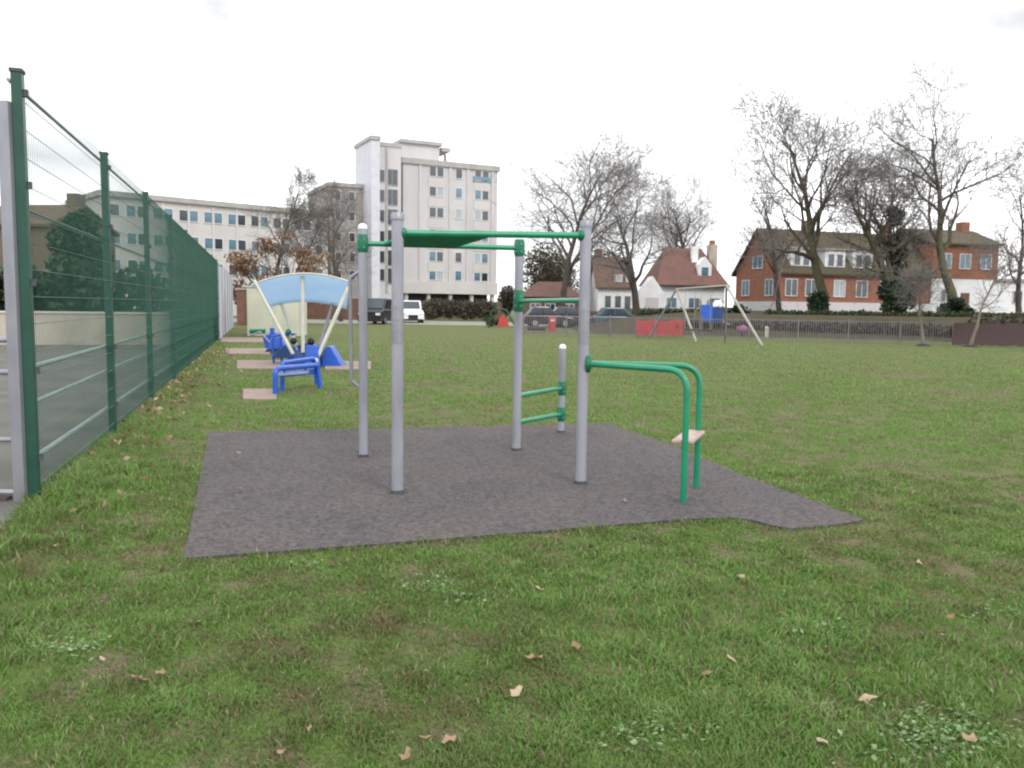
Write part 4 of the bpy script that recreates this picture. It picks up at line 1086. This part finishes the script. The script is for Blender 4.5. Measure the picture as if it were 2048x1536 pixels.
# ------------------------------------------------------------------ grass blades
def smooth_noise(x, y, s, seed):
    rg = np.random.default_rng(seed); v = np.zeros_like(x)
    for k in range(7):
        a = rg.uniform(0, 6.28); f = s * rg.uniform(.6, 1.9); v += np.sin((x * math.cos(a) + y * math.sin(a)) * f + rg.uniform(0, 6.28))
    return v / 7 * 1.9
def blades(name, n, d0, d1, seg, w0, h0, seed):
    rg = np.random.default_rng(seed)
    d = np.exp(rg.uniform(math.log(d0), math.log(d1), n)); s = rg.uniform(-.70, .70, n) * d + rg.uniform(-1, 1, n) * .9
    x, y = s, d
    # keep to the lawn
    side = (x - FA.x) * fn.x + (y - FA.y) * fn.y
    wob = .035 * smooth_noise(x, y, 9, 5) + rg.normal(0, .012, n)
    ok = (side < .05) & ~inpoly(x + wob, y + wob * .7, [(p.x, p.y) for p in MAT])
    for sp_ in SLABS: ok &= ~inpoly(x, y, sp_)
    patch = smooth_noise(x, y, 1.7, 8) * .4 + smooth_noise(x, y, 5.0, 9) * .4 + smooth_noise(x, y, 13, 10) * .35
    ok &= rg.uniform(-.9, 1.0, n) < patch * 1.1 + .52
    if d1 > 20: ok &= rg.uniform(0, 1, n) > (d - 14) / 28
    x, y, d, patch, side = x[ok], y[ok], d[ok], patch[ok], side[ok]; n = len(x)
    edge = np.clip(1 - np.abs(side + .2) / .55, 0, 1)
    lush = smooth_noise(x, y, 1.3, 14)
    h = h0 * rg.uniform(.45, 1.25, n) * np.clip(1 + .35 * lush + .45 * smooth_noise(x, y, 15, 31), .35, 2) * (1 + 1.3 * edge) * (d / d0) ** .18
    w = w0 * rg.uniform(.7, 1.3, n) * (d / d0) ** .85
    a = rg.uniform(0, 6.283, n); ln = rg.uniform(.35, 1.25, n)
    dx, dy = np.cos(a), np.sin(a); b_ = a + rg.normal(0, .5, n) + 1.57; ex_, ey = np.cos(b_), np.sin(b_)
    z0 = np.zeros(n)
    base = np.stack([x, y, z0 - .002], 1); wv = np.stack([ex_ * w / 2, ey * w / 2, z0], 1); lv = np.stack([dx * h * ln, dy * h * ln, h], 1)
    brn = smooth_noise(x, y, 2.6, 21) * .38 + smooth_noise(x, y, 8, 22) * .5 + smooth_noise(x, y, 19, 23) * .5
    t = np.clip(.49 + .14 * lush + .10 * patch + .24 * brn + rg.normal(0, .16, n), .02, .93)
    t = np.where(rg.uniform(0, 1, n) < .055, .97, t); t = np.where(rg.uniform(0, 1, n) < .07, .08, t)
    if seg == 2:
        midp = base + lv * np.array([.38, .38, .62]); tip = base + lv * np.array([1, 1, .92])
        v1 = np.stack([base - wv, base + wv, midp + wv * .8, midp - wv * .8], 1); v2 = np.stack([midp - wv * .8, midp + wv * .8, tip], 1)
        # triangles only
        tri = np.concatenate([v1[:, [0, 1, 2]], v1[:, [0, 2, 3]], v2], 1).reshape(-1, 3); tt = np.repeat(t, 9)
    else:
        tip = base + lv; tri = np.stack([base - wv, base + wv, tip], 1).reshape(-1, 3); tt = np.repeat(t, 3)
    put(name, np_mesh(name, tri, 3, tt), 'grass', kind='stuff')
SLABS = []
for o in list(COL.objects):
    if o.name.startswith('concrete_slab'):
        SLABS.append([(v.co.x + o.location.x, v.co.y + o.location.y) for v in list(o.data.vertices)[:4]])
blades('grass', 330000, 2.2, 7.5, 2, .0042, .027, 71)
blades('grass', 430000, 7.5, 42, 1, .0095, .028, 72)

# ------------------------------------------------------------------ fallen leaves
def leaf_mesh(seed):
    rg = random.Random(seed); n = 9; v = [(0, 0, .006)]; L = .045
    for k in range(n):
        a = 6.283 * k / n; r = L * (1 if k % 2 == 0 else .62) * rg.uniform(.8, 1.15); v.append((r * math.cos(a) * 1.25, r * math.sin(a) * .8, .010 + rg.uniform(-.006, .018)))
    me = bpy.data.meshes.new('fallen_leaf'); me.from_pydata(v, [], [(0, 1 + k, 1 + (k + 1) % n) for k in range(n)]); me.update()
    a = me.attributes.new('tint', 'FLOAT', 'POINT'); tv = rg.uniform(.1, 1); a.data.foreach_set('value', [tv] * (n + 1)); me.materials.append(M['litter']); return me
lms = [leaf_mesh(k) for k in range(10)]
spots = [(897, 1496), (845, 1490), (812, 1527), (562, 1518), (665, 1108), (275, 1370), (322, 1358), (390, 1256), (855, 1353), (1483, 1162), (1153, 1303), (1065, 1328), (1080, 1188), (1885, 1280), (1698, 1210), (1943, 1492), (1645, 1498), (1462, 1332), (1415, 1358), (1900, 1245), (1735, 1410), (18, 1052), (118, 1100), (1030, 1400), (620, 1470), (205, 1330), (1285, 1205), (1560, 1235), (1835, 1135), (480, 985), (1250, 1010)]
rr_ = random.Random(5)
for px, py in spots:
    p = G(px, py); o = bpy.data.objects.new('fallen_leaf', lms[rr_.randrange(10)]); COL.objects.link(o)
    o.location = (p.x, p.y, .022 if py > 1012 or px < 400 else .03); o.rotation_euler = (rr_.uniform(-.35, .35), rr_.uniform(-.35, .35), rr_.uniform(0, 6.28)); k = rr_.uniform(.3, .72) * (1.15 if py > 1480 else 1); o.scale = (k, k, k)
    tag(o, {(897, 1496): 'largest dry leaf with a curled edge at the bottom edge of the lawn', (845, 1490): 'dry leaf just left of the largest leaf at the bottom edge', (812, 1527): 'dry leaf nearest the bottom edge below the two largest', (562, 1518): 'leftmost dry leaf along the bottom edge of the lawn',
        (665, 1108): 'dry leaf touching the near edge of the rubber surface', (18, 1052): 'reddish dry leaf at the left edge below the steel gate', (1250, 1010): 'dry leaf lying on the rubber near the dip bar feet', (480, 985): 'dry leaf lying on the left part of the rubber surface',
        (1483, 1162): 'pale dry leaf on the grass right of the rubber corner', (1943, 1492): 'dry leaf among the pale clover at bottom right'}.get((px, py), 'small dry brown leaf lying loose on the open grass'), 'leaf', 'fallen leaves scattered over the lawn')
rg = np.random.default_rng(77); n = 520
t_ = rg.uniform(-.05, .75, n) ** 1; t_ = rg.uniform(-.02, .8, n)
ctr = np.array(FA)[None] + np.array(FB - FA)[None] * t_[:, None] - np.array(fn)[None] * np.abs(rg.normal(.12, .42, n))[:, None]
ctr[:, 2] = rg.uniform(.015, .05, n)
q = leaf_quads(ctr, .042, rg); put('leaf_litter', np_mesh('leaf_litter', q, 4, np.repeat(rg.uniform(0, .9, n), 4)), 'litter', kind='stuff')

# ------------------------------------------------------------------ broad leaved weeds in the lawn
rg = np.random.default_rng(91); cc = []
for px, py, sx, sy, n_ in ((1880, 1475, 150, 60, 420), (1640, 1265, 70, 22, 90), (850, 1172, 60, 22, 90), (150, 1300, 90, 25, 110), (930, 1200, 60, 16, 60), (1990, 1230, 60, 22, 70), (1300, 1480, 120, 40, 90), (620, 1130, 50, 14, 40), (250, 900, 60, 20, 60)):
    for _ in range(n_):
        p = G(px + rg.normal(0, sx * .5), py + rg.normal(0, sy * .5)); cc.append((p.x, p.y, rg.uniform(.012, .034)))
cc = np.array(cc); n = len(cc)
a = rg.uniform(0, 6.283, n); r = rg.uniform(.006, .014, n); tl_ = rg.normal(0, .3, (n, 2))
d = np.stack([np.cos(a), np.sin(a), tl_[:, 0]], 1) * r[:, None]; e = np.stack([-np.sin(a), np.cos(a), tl_[:, 1]], 1) * r[:, None] * .75
q = np.stack([cc - d, cc - d * .2 + e, cc + d, cc - d * .2 - e], 1).reshape(-1, 3)
M['weed'] = tint_mat('weed_leaf', [(0, (.09, .16, .05)), (.6, (.17, .28, .11)), (1, (.30, .40, .22))], .5, .3)
put('clover', np_mesh('clover', q, 4, np.repeat(rg.uniform(0, 1, n), 4)), 'weed', kind='stuff')
